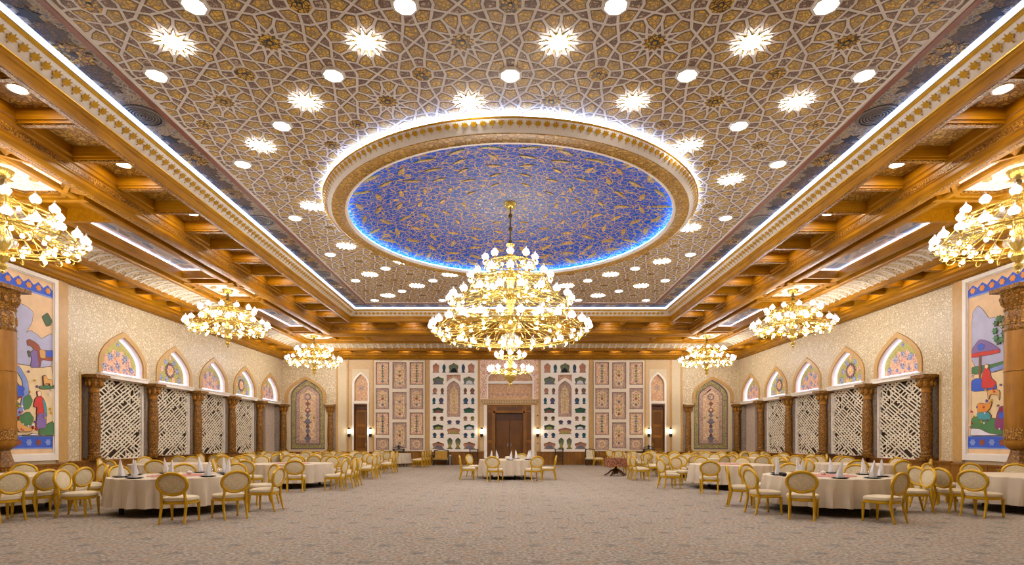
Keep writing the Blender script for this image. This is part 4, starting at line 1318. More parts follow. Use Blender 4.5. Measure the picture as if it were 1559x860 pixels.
MURAL_R = [
 ('cloud','lav',[(18.08,5.8),(17.85,6.0),(17.68,5.84),(17.44,5.49),(17.21,5.48),(17.12,5.22),(16.94,5.0),(16.89,4.69),(16.38,4.75),(16.38,3.94),(16.98,3.91),(18.08,4.01)]),
 ('tree','dkgreen',[(16.91,5.05),(16.76,5.14),(16.63,5.23),(16.38,5.29),(16.38,4.29),(16.67,4.42),(16.85,4.56),(16.94,4.78)]),
 ('hill','green',[(18.08,4.04),(17.35,4.02),(16.8,4.08),(16.38,4.17),(16.38,3.89),(17.16,3.83),(18.08,3.8)]),
 ('stream','water',[(17.59,3.86),(16.98,3.97),(16.38,4.1),(16.38,3.92),(16.98,3.84),(17.44,3.76)]),
 ('sand_field','sand',[(18.08,3.78),(17.35,3.75),(16.38,3.86),(16.38,1.57),(18.08,1.56)]),
 ('parasol_canopy','mauve',[(18.08,4.61),(17.83,4.86),(17.73,4.88),(17.44,4.75),(17.21,4.59),(17.04,4.44),(17.05,4.4),(18.08,4.44)]),
 ('parasol_rim','red',[(18.08,4.48),(17.04,4.45),(17.05,4.35),(18.08,4.34)]),
 ('parasol_badge','blue',[(17.85,4.7),(17.73,4.76),(17.59,4.67),(17.63,4.56),(17.81,4.55)]),
 ('parasol_pole','rust',[(17.79,4.37),(17.73,4.37),(17.73,3.63),(17.79,3.63)]),
 ('blue_carpet','blue',[(18.08,3.58),(17.88,3.65),(17.19,3.46),(17.14,3.23),(18.08,3.23)]),
 ('seated_robe','red',[(17.67,3.67),(17.59,3.95),(17.49,3.99),(17.37,3.79),(17.35,3.61),(17.16,3.43),(17.24,3.29),(17.68,3.3)]),
 ('seated_head','skin',[(17.56,4.05),(17.47,4.05),(17.43,3.97),(17.5,3.91),(17.57,3.96)]),
 ('attendant','olive',[(16.82,3.17),(16.73,3.48),(16.67,3.63),(16.54,3.54),(16.48,3.14),(16.5,2.93),(16.89,2.98)]),
 ('low_table','tan',[(17.46,3.21),(17.26,3.24),(17.03,3.17),(17.04,2.89),(17.09,3.05),(17.37,3.09),(17.43,2.92)]),
 ('meadow','green',[(18.08,2.35),(17.73,2.43),(17.35,2.34),(16.8,2.26),(16.38,2.01),(16.38,1.57),(18.08,1.79)]),
 ('musician','orange',[(17.85,2.78),(17.73,2.84),(17.56,2.78),(17.3,2.85),(17.37,2.65),(17.54,2.49),(17.81,2.52)]),
 ('musician_skirt','teal',[(17.85,2.52),(17.44,2.54),(17.33,2.4),(17.37,2.29),(17.81,2.31)]),
 ('dancer','plum',[(17.09,2.51),(16.98,2.68),(16.87,2.68),(16.75,2.37),(16.79,1.94),(17.16,1.99),(17.18,2.19)]),
 ('dancer_sash','blue',[(17.05,2.47),(16.86,2.52),(16.82,2.33),(17.02,2.29)]),
 ('seated_guest','yellow',[(16.76,2.33),(16.66,2.47),(16.53,2.4),(16.44,1.89),(16.5,1.72),(16.87,1.78)]),
 ('guest_head','chestnut',[(16.73,2.45),(16.63,2.49),(16.6,2.37),(16.7,2.32)]),
 ('rocks','pale',[(18.08,2.02),(17.73,2.0),(17.44,1.87),(16.98,1.73),(16.38,1.6),(16.38,1.51),(18.08,1.49)]),
]


for side, F, sg in (('left', F_L, 1), ('right', F_R, -1)):
    WS = struct('wall_' + side)
    arcade = rect(19.45, 36.64, 0.9, 3.98)
    arches = [arch(b - 1.14, b + 1.14, 4.17, 4.55, 5.66) for b in BAY]
    part('wall_face', MB().holed(F, rect(Y0 - 0.2, 37.0, -0.05, 8.2), [arcade] + arches, -0.3, 0.0), 'plaster', WS)
    part('wall_backing', MB().prism(F, rect(Y0 - 0.3, 37.2, -0.1, 9.6), -1.0, -0.95), 'reveal', WS)
    # cream scroll relief over the arcade
    outer = [(18.86, 0.92), (19.40, 0.92), (19.40, 4.03), (36.60, 4.03), (36.60, 6.98), (18.86, 6.98)]
    part('wall_texture', MB().holed(F, outer, [arch(b - 1.34, b + 1.34, 4.06, 4.55, 5.87) for b in BAY], 0.0, 0.012), 'wallpaper', WS)
    part('pilaster_strip', MB().prism(F, rect(18.40, 18.86, 0.9, 7.0), 0, 0.05).prism(F, rect(18.42, 18.60, 0.9, 7.0), 0.05, 0.075), 'ochre', WS)
    part('recess_edge', MB().prism(F, rect(19.40, 19.47, 0.9, 4.06), 0, 0.03), 'ochre', WS)
    for k, b in enumerate(BAY):
        aw = struct('arch_niche', WS)
        part('arch_moulding', MB().holed(F, arch(b - 1.335, b + 1.335, 4.04, 4.55, 5.88), [arch(b - 1.14, b + 1.14, 4.17, 4.55, 5.66)], 0, 0.06), 'ochre', aw)
        part('arch_sill', MB().prism(F, rect(b - 1.36, b + 1.36, 3.98, 4.16), -0.02, 0.12).prism(F, rect(b - 1.38, b + 1.38, 4.10, 4.16), 0.12, 0.15), 'white', aw)
        part('niche_reveal', MB().holed(F, arch(b - 1.15, b + 1.15, 4.16, 4.55, 5.67), [inset(arch(b - 1.14, b + 1.14, 4.17, 4.55, 5.66), 0.01)], -0.24, -0.01), 'white', aw)
        part('tympanum', MB().prism(F, arch(b - 1.16, b + 1.16, 4.15, 4.55, 5.68), -0.28, -0.21), 'tymp', aw)
        ring_ = inset(arch(b - 1.14, b + 1.14, 4.17, 4.55, 5.66), 0.05)
        part('led_glow_strip', MB().tube([fp(F, u, v, -0.185) for u, v in ring_], 0.022, 4, closed=True), 'g_niche', aw)
        # painted bouquet: lobed rose field, blue blossoms, buds
        c = (b, 4.20)
        if k % 2 == 0:
            pts = [(c[0] - 1.0, c[1] + .02), (c[0] + 1.0, c[1] + .02)]
            for q in range(1, 12):
                a = pi * q / 12
                r = (1.02 if q % 2 else 0.86)
                pts.append((c[0] + r * 0.98 * cos(a), c[1] + r * 1.0 * sin(a)))
            part('rose_field', MB().prism(F, pts, -0.21, -0.20), 'tymp_pink', aw)
            for x, y, r in ((-.75, .25, .16), (.75, .25, .16), (-.40, .66, .18), (.40, .66, .18), (0, .34, .14), (0, .82, .13), (-.33, .2, .1), (.33, .2, .1)):
                part('blossom', MB().prism(F, star((c[0] + x, c[1] + y), r, r * .6, 6), -0.20, -0.19), 'tymp_blue', aw)
            part('bud', MB().prism(F, star((c[0], c[1] + 1.18), 0.12, 0.06, 5, pi / 2), -0.21, -0.20), 'tymp_blue', aw)
        else:
            part('rose_field', MB().prism(F, inset(arch(b - 1.06, b + 1.06, 4.2, 4.55, 5.6), 0.08), -0.21, -0.205), 'tymp', aw)
            for x, y, r in ((-.7, .2, .2), (.7, .2, .2), (-.55, .6, .17), (.55, .6, .17), (-.3, .95, .16), (.3, .95, .16), (0, 1.15, .14), (-.25, .18, .16), (.25, .18, .16)):
                part('blossom', MB().prism(F, star((c[0] + x, c[1] + y), r, r * .62, 6), -0.205, -0.195), 'tymp_pink' if (x * 10) % 2 < 1 else 'tymp_blue', aw)
            part('medallion', MB().prism(F, star((c[0], c[1] + 0.58), 0.38, 0.30, 14), -0.205, -0.19), 'plum', aw)
            part('medallion_eye', MB().prism(F, star((c[0], c[1] + 0.58), 0.27, 0.20, 12), -0.19, -0.18), 'tymp_pink', aw)
            part('medallion_core', MB().prism(F, circ((c[0], c[1] + 0.58), 0.10, 10), -0.18, -0.175), 'palmette', aw)
        # recess below
        if k < 4:
            lo = b - 1.36; 
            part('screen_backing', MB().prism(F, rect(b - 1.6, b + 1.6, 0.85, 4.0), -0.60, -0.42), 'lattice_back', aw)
            part('screen_frame', MB().holed(F, rect(b - 1.42, b + 1.42, 0.90, 3.98), [rect(b - LW / 2 + .03, b + LW / 2 - .03, 0.93, 3.95)], -0.26, -0.13), 'white', aw)
            sc = link('lattice_screen', LAT, aw, fp(F, b - LW / 2, 0.92, -0.22))
            if sg < 0:
                sc.scale = (-1, 1, 1)
            sc['kind'] = 'stuff'
        else:
            part('passage_panel', MB().prism(F, rect(b + 0.1, b + 1.42, 0.0, 3.98), -0.5, -0.32), 'passage', aw)
            part('passage_jamb', MB().prism(F, rect(b - 1.42, b - 1.32, 0.0, 3.98), -0.5, -0.3), 'white', aw)
            dd = struct('door_%d' % (4 if sg > 0 else 5))
            lf = part('door_leaf', MB().prism(F, rect(b - 1.32, b + 0.1, 0.0, 3.98), -0.52, -0.46), 'wood_door', dd)
            for v0, v1 in ((0.3, 1.6), (1.8, 2.6), (2.8, 3.7)):
                part('leaf_panel', MB().prism(F, rect(b - 1.1, b - 0.12, v0, v1), -0.46, -0.445), 'wood_door', lf)
    # piers between the bays
    for k in range(6):
        y = COLY[k]
        u0, u1 = (y - 0.52 if k == 0 else y - 0.24), (y + 0.24 if k < 5 else 36.9)
        part('pier', MB().prism(F, rect(u0, u1, 0.88, 4.0), -0.62, -0.04 if k else -0.30), 'reveal', WS)
        if k == 0:
            part('pier', MB().prism(F, rect(y - 0.1, y + 0.24, 0.88, 4.0), -0.62, -0.04), 'reveal', WS)
            for q in range(7):
                part('strip_ornament', MB().prism(F, star((y - 0.34, 1.15 + 0.42 * q), 0.13, 0.07, 4), -0.30, -0.285), 'carpet_grey', WS)
    # wainscot with ledge
    planks(F, 8.0, 33.4, 0.86, 0.06, WS, 0.5)
    part('wainscot_ledge', MB().prism(F, rect(18.9, 33.42, 0.86, 0.91), -0.45, 0.12), 'woodv', WS)

    # wall mural in a white frame
    lab = ('framed mural of a horse, robed figures, deer and a winding stream on the left wall' if sg > 0 else 'framed mural of a seated figure under a parasol and musicians on the right wall')
    mu = thing('wall_mural', lab, 'mural', (0, 0, 0))
    Fm = F
    m0, m1 = 14.25, 18.26
    part('mural_frame', MB().holed(Fm, rect(m0 - 0.14, m1 + 0.14, 0.98, 6.98), [rect(m0, m1, 1.18, 6.86)], 0.0, 0.10).holed(Fm, rect(m0 - 0.02, m1 + 0.02, 1.16, 6.88), [rect(m0 + .03, m1 - .03, 1.21, 6.83)], 0.0, 0.06, 0), 'white', mu)
    part('painted_ground', MB().prism(Fm, rect(m0, m1, 1.18, 6.86), 0, 0.03), 'p_peach', mu)
    part('border_band', MB().prism(Fm, rect(m0 + .03, m1 - .03, 1.40, 1.74), 0.03, 0.036), 'p_blue', mu)
    part('border_line', MB().prism(Fm, rect(m0 + .03, m1 - .03, 1.36, 1.40), 0.03, 0.038).prism(Fm, rect(m0 + .03, m1 - .03, 1.74, 1.78), 0.03, 0.038), 'p_water', mu)
    zig = [(m0 + .03, 6.36), (m1 - .03, 6.36)]
    nz = 11
    for k in range(nz * 2, -1, -1):
        zig.append((m0 + .03 + (m1 - m0 - .06) * k / (nz * 2), 6.72 if k % 2 else 6.58))
    part('border_band', MB().prism(Fm, zig, 0.03, 0.036), 'p_blue', mu)
    part('border_line', MB().prism(Fm, rect(m0 + .03, m1 - .03, 6.32, 6.37), 0.03, 0.040), 'p_water', mu)
    for k in range(nz):
        u = m0 + .03 + (m1 - m0 - .06) * (k + 0.5) / nz
        part('border_rosette', MB().prism(Fm, star((u, 1.57), 0.12, 0.085, 6), 0.036, 0.044), 'p_rust' if k % 2 else 'p_water', mu)
        part('border_rosette', MB().prism(Fm, star((u, 6.53), 0.11, 0.08, 6), 0.036, 0.044), 'p_orange', mu)
    d = 0.032
    for nm, cc, pts in (MURAL_L if sg > 0 else MURAL_R):
        d += 0.0024
        for _ in range(1):   # round the painted outlines
            pts = [q for i_ in range(len(pts)) for q in ((pts[i_ - 1][0] * .14 + pts[i_][0] * .86, pts[i_ - 1][1] * .14 + pts[i_][1] * .86), (pts[i_][0] * .86 + pts[(i_ + 1) % len(pts)][0] * .14, pts[i_][1] * .86 + pts[(i_ + 1) % len(pts)][1] * .14))]
        lo = [(max(m0 + .04, u), min(6.2, max(1.80, v))) for u, v in pts]
        ol = inset(lo, -0.014)
        part(nm, MB().prism(Fm, lo, d - 0.0006, d, 0).prism(Fm, ol, 0.03, d - 0.0006, 1), ['p_' + cc, 'p_ink'], mu)

    rf = random.Random(21 if sg > 0 else 22)
    for k in range(26):
        u = rf.uniform(16.75, 18.15); v = rf.uniform(1.95, 2.75) if k < 18 else rf.uniform(2.8, 3.8)
        part('painted_flower', MB().prism(Fm, star((u, v), rf.uniform(.025, .05), .018, 5), 0.03, d + 0.002 + 0.0002 * k), ('p_red', 'p_pale', 'p_yellow', 'p_mauve')[k % 4], mu)
    for k in range(9):
        a = 2 * pi * k / 9
        part('painted_leaf', MB().prism(Fm, star((16.66 + .14 * cos(a), 4.75 + .38 * sin(a)) if sg > 0 else (17.03 + .16 * cos(a), 5.05 + .36 * sin(a)), .11, .06, 6), 0.03, d + 0.002 + 0.0002 * k), ('p_green', 'p_dkgreen')[k % 2], mu)

# ---------------------------------------------------------------- wooden columns
def column_proto(h=3.10):
    t = thing('column', 'x', 'column')
    part('column_base', MB().box(-.23, .23, -.23, .23, 0, .10).lathe([(.21, .10), (.22, .16), (.18, .20), (.19, .26), (.165, .32)], 12), 'col', t)
    part('column_shaft', MB().lathe([(.165, .32), (.19, .75), (.195, 1.3), (.18, 1.9), (.15, 2.36), (.145, 2.44)], 12), 'col', t, True)
    part('column_collar', MB().lathe([(.145, 2.44), (.17, 2.47), (.17, 2.51), (.15, 2.54), (.155, 2.60), (.18, 2.63)], 12), 'col_plain', t)
    cp = MB()
    for z, r, n in ((2.63, .18, 8), (2.70, .215, 8), (2.76, .225, 8), (2.83, .27, 8), (2.90, .30, 8), (2.95, .33, 8)):
        pass
    cp.lathe([(.18, 2.63), (.215, 2.68), (.205, 2.71), (.25, 2.78), (.24, 2.81), (.30, 2.90), (.29, 2.92), (.335, 2.98)], 8, phase=pi / 8)
    cp.box(-.34, .34, -.34, .34, 2.98, h)
    part('column_capital', cp, 'col', t)
    for k in range(8):
        a = 2 * pi * k / 8
        part('capital_leaf', MB().lathe([(0.0, 2.66), (.05, 2.72), (.065, 2.80), (.03, 2.88), (0, 2.90)], 5, (.235 * cos(a), .235 * sin(a), 0)), 'col_plain', t)
    return t
cproto = column_proto()
remember(cproto)
first = True
ordn = ('first', 'second', 'third', 'fourth', 'fifth', 'corner')
for side, s in (('left', -1), ('right', 1)):
    for k, y in enumerate(COLY):
        lab = 'carved brown wooden column, %s of the %s arcade counted from the camera' % (ordn[k], side) if k < 5 else 'carved brown wooden column standing in the far %s corner' % side
        if k == 5:
            loc = (s * 15.0, Y1 - 0.22, 0.90)
        else:
            loc = (s * 15.08, y, 0.905)
        if first:
            cproto.location = loc; cproto['label'] = lab; cproto['group'] = 'carved arcade columns'; first = False
        else:
            dup(cproto, loc, 0, lab, 'carved arcade columns')
    dup(cproto, (mx(B(503.3, 0)[0], -s), Y1 - 0.05, 0.875), 0, 'carved brown wooden column between the %s corner panel and the side door' % side, 'carved arcade columns')

def big_column(x, y, label):
    t = thing('column', label, 'column', (x, y, 0), 0, 'tall columns before the murals')
    t.scale = (1, 1, 0.96)
    part('column_base', MB().box(-.42, .42, -.42, .42, 0, .5).box(-.36, .36, -.36, .36, .5, .84), 'col', t)
    part('column_foot', MB().lathe([(.34, .84), (.36, .92), (.28, 1.08), (.22, 1.30), (.20, 1.40), (.25, 1.46)], 8), 'col', t)
    part('column_shaft', MB().lathe([(.25, 1.46), (.32, 1.52), (.35, 1.62), (.35, 2.4), (.35, 4.8), (.345, 4.95)], 16), 'col_plain', t, True)
    part('column_collar', MB().lathe([(.345, 4.95), (.36, 5.0), (.335, 5.04), (.335, 5.55), (.36, 5.6), (.34, 5.66)], 16), 'col', t)
    cp = MB().lathe([(.34, 5.66), (.38, 5.74), (.36, 5.78), (.40, 5.90), (.38, 5.94), (.45, 6.06), (.43, 6.09), (.48, 6.16)], 8, phase=pi / 8).box(-.47, .47, -.47, .47, 6.16, 6.28)
    part('column_capital', cp, 'col', t)
    for k in range(12):
        a = 2 * pi * k / 12
        part('collar_niche', MB().lathe([(.0, 5.1), (.06, 5.16), (.06, 5.34), (0, 5.48)], 6, (.315 * cos(a), .315 * sin(a), 0)), 'carved', t)
        part('capital_leaf', MB().lathe([(0, 5.70), (.07, 5.80), (.10, 5.94), (.05, 6.06), (0, 6.08)], 5, (.36 * cos(a), .36 * sin(a), 0)), 'col', t)
    part('shaft_band', MB().lathe([(.353, 3.74), (.365, 3.76), (.353, 3.78)], 16, cap=False).lathe([(.353, 1.70), (.362, 1.73), (.353, 2.05)], 16, cap=False), 'carved', t)
big_column(-14.55, 15.72, 'tall tan wooden column with carved capital before the left mural')
big_column(14.55, 15.72, 'tall tan wooden column with carved capital before the right mural')

# ---------------------------------------------------------------- lights of the ceiling
NUM = ('', 'one', 'two', 'three', 'four', 'five', 'six', 'seven', 'eight', 'nine', 'ten', 'eleven', 'twelve')
ORDW = ('first', 'second', 'third', 'fourth', 'fifth', 'sixth', 'seventh', 'eighth', 'ninth', 'tenth', 'eleventh', 'twelfth', 'thirteenth', 'fourteenth', 'fifteenth', 'sixteenth')
def grid_labels(pts, what):
    """row and place of each ceiling light, rows counted from the camera"""
    rows = sorted({round(y, 1) for x, y in pts})
    out = []
    for x, y in pts:
        row = sorted(a for a, b in pts if round(b, 1) == round(y, 1))
        out.append('%s, %s row from the camera, %s from the left' % (what, ORDW[rows.index(round(y, 1))], ORDW[row.index(x)]))
    return out
LBL_STAR = grid_labels(lit_stars, 'star-shaped light in the patterned ceiling')
LBL_OCT = grid_labels(lit_octs, 'octagonal light in the patterned ceiling')
def band_labels(pts, what):
    out = []
    for x, y, z in pts:
        if min(abs(abs(x) - 9.64), abs(abs(x) - 14.46)) > 0.01:
            row = sorted(p[0] for p in pts if abs(p[1] - y) < 0.01)
            out.append('%s along the back wall, %s from the left' % (what, NUMBIG(row.index(x) + 1)))
        else:
            row = sorted(p[1] for p in pts if abs(p[0] - x) < 0.01)
            out.append('%s along the %s wall, %s from the camera' % (what, 'left' if x < 0 else 'right', NUMBIG(row.index(y) + 1)))
    return out
def NUMBIG(n):
    return ORDW[n - 1] if n <= 16 else 'number %d' % n

st_me = MB().prism(frame((0, 0, 0), (1, 0, 0), (0, 1, 0), (0, 0, -1)), [P(0.152 * PITCH, 15 + 30 * (k // 2)) if k % 2 else P(0.1125 * PITCH, 30 * (k // 2)) for k in range(24)], 0, 0.02)
ray_ = MB()
Fz = frame((0, 0, 0), (1, 0, 0), (0, 1, 0), (0, 0, -1))
for k in range(12):
    a = 30 * k
    ray_.prism(Fz, inset([P(0.118 * PITCH, a), P(0.155 * PITCH, a - 13), P(0.25 * PITCH, a), P(0.155 * PITCH, a + 13)], 0.02), 0.012, 0.03)
t0 = thing('star_light', LBL_STAR[0], 'ceiling light', (0, 0, 9), 0, 'star-shaped ceiling lights')
dm = MB().prism(Fz, circ((0, 0), 0.17, 24), 0, 0.024)
for k in range(12):
    a = radians(30 * k)
    dm.prism(Fz, [(r * cos(a + q), r * sin(a + q)) for r, q in ((0.18, 0), (0.225, -0.075), (0.35, 0), (0.225, 0.075))], 0, 0.022)  # emissive rays paint the glow reflected round the lit disc
part('diffuser', dm, 'g_star', t0)
part('star_frame', MB().prism(Fz, star((0, 0), 0.37, 0.20, 12), 0, 0.012), 'rosette', t0)
remember(t0)
for k, (x, y) in enumerate(lit_stars):
    if k == 0:
        t0.location = (x, y, ZC)
    else:
        dup(t0, (x, y, ZC), None, LBL_STAR[k])
t0 = thing('octagon_light', LBL_OCT[0], 'ceiling light', (0, 0, 9), 0, 'octagonal ceiling lights')
part('diffuser', MB().prism(Fz, circ((0, 0), 0.185, 8, pi / 8), 0, 0.02), 'g_star', t0)
part('octagon_rim', MB().holed(Fz, circ((0, 0), 0.225, 8, pi / 8), [circ((0, 0), 0.187, 8, pi / 8)], 0, 0.04), 'white', t0)
remember(t0)
for k, (x, y) in enumerate(lit_octs):
    if k == 0:
        t0.location = (x, y, ZC)
    else:
        dup(t0, (x, y, ZC), None, LBL_OCT[k])
LBL_IN = band_labels(CI_SPOT, 'round downlight in the inner coffers')
LBL_OUT = band_labels(CO_SPOT, 'small round downlight in the outer coffers')
t0 = thing('downlight', LBL_IN[0], 'ceiling light', (0, 0, 9), 0, 'downlights of the inner coffers')
part('diffuser', MB().prism(Fz, circ((0, 0), 0.15, 16), 0, 0.012), 'g_spot', t0)
part('trim_ring', MB().holed(Fz, circ((0, 0), 0.185, 16), [circ((0, 0), 0.152, 16)], 0, 0.02), 'cream', t0)
remember(t0)
for k, p in enumerate(CI_SPOT):
    if k == 0:
        t0.location = p
    else:
        dup(t0, p, None, LBL_IN[k])
for k, p in enumerate(CO_SPOT):
    dup(t0, p, None, LBL_OUT[k], 'downlights of the outer coffers', (0.6, 0.6, 1))

# round air vents in the floral border
for n_, (x, y) in enumerate(sorted(VENTS, key=lambda v: (v[0], v[1]))):
    side = 'left' if x < 0 else 'right'
    row = sorted(v[1] for v in VENTS if (v[0] < 0) == (x < 0))
    t = thing('air_vent', 'round grey air vent in the %s ceiling border, number %s from the camera' % (side, ('one', 'two', 'three', 'four', 'five', 'six')[row.index(y)]), 'vent', (x, y, ZC - 0.006), 0, 'round ceiling vents')
    part('vent_back', MB().prism(Fz, circ((0, 0), 0.38, 24), 0, 0.006), 'vent_dark', t)
    part('outer_ring', MB().holed(Fz, circ((0, 0), 0.42, 24), [circ((0, 0), 0.355, 24)], 0, 0.03), 'vent', t)
    for k in range(5):
        r = 0.325 - k * 0.058
        part('vent_ring', MB().holed(Fz, circ((0, 0), r, 20), [circ((0, 0), r - 0.032, 20)], 0, 0.022), 'vent', t)
    part('vent_hub', MB().lathe([(0.03, -0.03), (0.03, 0)], 8), 'vent', t)

# ---------------------------------------------------------------- chandeliers
def onion(r, h):
    """flame-shaped glass: round belly, long drawn tip"""
    return [(0.42 * r, 0.0), (0.80 * r, 0.16 * h), (1.0 * r, 0.30 * h), (0.92 * r, 0.42 * h), (0.55 * r, 0.56 * h), (0.24 * r, 0.70 * h), (0.12 * r, 0.84 * h), (0.0, 1.0 * h)]
BULB = MB().lathe([(0.0, 0.0), (0.75, 0.35), (1.0, 1.0), (0.7, 1.7), (0, 2.0)], 7, cap=False).mesh('bulb', 'g_bulb', True)
def torus_ring(mb, R, z, r, n=48, m=5, mi=0):
    pts = [(R * cos(2 * pi * k / n), R * sin(2 * pi * k / n), z) for k in range(n)]
    return mb.tube(pts, r, m, mi, closed=True)

def chandelier(label, loc, tiers, body, finial, rod_len, shade_r, shade_h, group=None, lower=()):
    t = thing('chandelier', label, 'chandelier', loc, 0, group)
    shade_me = MB().lathe(onion(shade_r, shade_h), 10, cap=False).mesh('lamp_shade', 'shade', True)
    cup_me = MB().lathe([(0.0, -0.45 * shade_r), (0.3 * shade_r, -0.35 * shade_r), (0.22 * shade_r, -0.15 * shade_r), (0.55 * shade_r, 0.05 * shade_r)], 8).mesh('lamp_cup', 'brass', True)
    down_me = MB().lathe([(0.012, 0.16), (0.03, 0.10), (0.04, 0.07)], 6).mesh('bulb_holder', 'brass', True)
    bs = 0.042 if shade_r > 0.1 else 0.036
    part('canopy', MB().lathe([(0.0, -0.16), (0.10, -0.16), (0.17, -0.12), (0.20, -0.04), (0.22, 0.0)], 16), 'brass', t, True)
    part('rod', MB().lathe([(0.024, -rod_len), (0.024, -0.16)], 8), 'bronze', t)
    for f in (0.30, 0.62, 0.93):
        part('rod_knob', MB().lathe([(0.02, -.09), (0.06, -.05), (0.075, 0), (0.06, .05), (0.02, .09)], 10, (0, 0, -rod_len * f)), 'bronze', t, True)
    part('body', MB().lathe(body, 14), 'brass', t, True)
    part('finial', MB().lathe(finial, 14), 'brass', t, True)
    for R, z, ns, nd, hub in tiers:
        hoop = MB()
        torus_ring(hoop, R * 0.93, z - 0.05, 0.022)
        torus_ring(hoop, R * 0.62, z - 0.02, 0.018, 36)
        torus_ring(hoop, R * 0.93, z - 0.13, 0.012)
        part('hoop', hoop, 'brass', t, True)
        n_ = 7
        arm = MB()
        h0 = hub - z
        pts = [(0.08, 0, h0), (R * 0.22, 0, h0 * 0.9 + 0.04), (R * 0.45, 0, h0 * 0.45 - 0.04), (R * 0.68, 0, -0.10), (R * 0.86, 0, -0.15), (R * 0.98, 0, -0.11), (R, 0, -0.03)]
        arm.tube(pts, [0.022, 0.02, 0.019, 0.018, 0.017, 0.016, 0.018], 5)
        # small scroll under the outer end
        arm.tube([(R * 0.86 + 0.10 * cos(q), 0, -0.235 + 0.085 * sin(q)) for q in (1.6, 0.7, -0.2, -1.1, -2.0, -2.9)], [0.016, 0.015, 0.014, 0.013, 0.012, 0.008], 5)
        arm_me = arm.mesh('arm', 'brass', True)
        for k in range(ns):
            a = 2 * pi * (k + 0.5) / ns
            link('arm', arm_me, t, (0, 0, z), (0, 0, a))
            p = (R * cos(a), R * sin(a), z)
            sh = link('lamp_shade', shade_me, t, p)
            link('lamp_cup', cup_me, sh, (0, 0, 0))
            b = link('bulb', BULB, sh, (0, 0, 0.03))
            b.scale = (bs, bs, bs)
        for k in range(nd):
            a = 2 * pi * k / nd
            rr = R * (0.88 if k % 2 else 0.62)
            bh = link('bulb_holder', down_me, t, (rr * cos(a), rr * sin(a), z - 0.22))
            b = link('bulb', BULB, bh, (0, 0, -0.02))
            b.scale = (bs, bs, bs)
    for R, z, ns in lower:
        hoop = MB()
        torus_ring(hoop, R * 0.8, z - 0.03, 0.014, 28)
        part('hoop', hoop, 'brass', t, True)
        arm = MB().tube([(0.06, 0, 0.08), (R * 0.5, 0, -0.02), (R * 0.85, 0, -0.07), (R, 0, -0.01)], 0.012, 5).mesh('arm', 'brass', True)
        for k in range(ns):
            a = 2 * pi * (k + 0.5) / ns
            link('arm', arm, t, (0, 0, z), (0, 0, a))
            sh = link('lamp_shade', shade_me, t, (R * cos(a), R * sin(a), z))
            sh.scale = (0.6, 0.6, 0.6)
            b = link('bulb', BULB, sh, (0, 0, 0.03))
            b.scale = (bs * 1.3, bs * 1.3, bs * 1.3)
    return t

# the great chandelier under the dome
ZT = dz(0) - 0.02
def zz(z):
    return z - ZT
big = chandelier('huge four-tier gold chandelier hanging from the centre of the blue dome', (0, YC, ZT),
    [(0.84, zz(7.42), 10, 6, zz(7.62)), (1.32, zz(6.84), 14, 14, zz(7.05)), (1.98, zz(6.10), 20, 22, zz(6.35)), (2.55, zz(5.20), 28, 36, zz(5.60))],
    [(0.03, zz(8.05)), (0.16, zz(8.0)), (0.06, zz(7.9)), (0.07, zz(7.7)), (0.14, zz(7.5)), (0.07, zz(7.3)), (0.08, zz(7.05)), (0.18, zz(6.9)), (0.08, zz(6.6)), (0.09, zz(6.4)), (0.20, zz(6.2)), (0.09, zz(5.9)), (0.10, zz(5.6)), (0.22, zz(5.4)), (0.10, zz(5.1)), (0.07, zz(4.62)), (0.10, zz(4.5)), (0.04, zz(4.4))],
    [(0.05, zz(4.45)), (0.06, zz(4.25)), (0.13, zz(4.18)), (0.15, zz(3.98)), (0.07, zz(3.90)), (0.17, zz(3.82)), (0.19, zz(3.74)), (0.16, zz(3.64)), (0.06, zz(3.53)), (0.03, zz(3.50)), (0.06, zz(3.45)), (0.0, zz(3.36))],
    ZT - 8.0, 0.125, 0.36, None, ((0.48, zz(4.36), 10), (0.70, zz(3.90), 16)))
# tiered cross hoops of the drum between the tiers and the crystal ball beneath
hoops = MB()
for R, z in ((0.60, 7.18), (0.95, 6.60), (1.5, 5.86), (1.85, 5.62), (2.2, 5.02), (1.6, 4.96), (1.1, 4.98)):
    torus_ring(hoops, R, zz(z), 0.02, 40)
part('drum_hoop', hoops, 'brass', big, True)
rc = random.Random(3)
for R0, z0, R1, z1, n_ in ((0.78, 7.38, 1.22, 6.80, 14), (1.22, 6.78, 1.86, 6.06, 20), (1.86, 6.05, 2.42, 5.18, 24)):
    for k in range(n_):
        a = 2 * pi * k / n_
        part('stay', MB().tube([(R0 * cos(a), R0 * sin(a), zz(z0)), ((R0 + R1) / 2 * cos(a) * 0.93, (R0 + R1) / 2 * sin(a) * 0.93, zz((z0 + z1) / 2 - 0.05)), (R1 * cos(a), R1 * sin(a), zz(z1))], 0.009, 4), 'brass', big, True)
cb = part('crystal_ball', MB().lathe([(0.0, -0.30), (0.16, -0.26), (0.26, -0.16), (0.31, 0), (0.26, 0.16), (0.16, 0.26)], 12, (0, 0, zz(4.86))), 'crystal', big)
for k in range(26):
    th = rc.uniform(0, 2 * pi); ph = rc.uniform(-1.3, 0.6)
    p = Vector((cos(th) * cos(ph), sin(th) * cos(ph), sin(ph))) * 0.33
    s_ = part('crystal_drop', MB().lathe([(0, -0.07), (0.045, -0.02), (0.03, 0.05), (0, 0.07)], 6, (p.x, p.y, p.z + zz(4.86))), 'crystal' if k % 3 else 'brass', cb)
for k in range(8):
    a = 2 * pi * k / 8
    b = link('bulb', BULB, big, (0.36 * cos(a), 0.36 * sin(a), zz(4.78)))
    b.scale = (0.04, 0.04, 0.04)

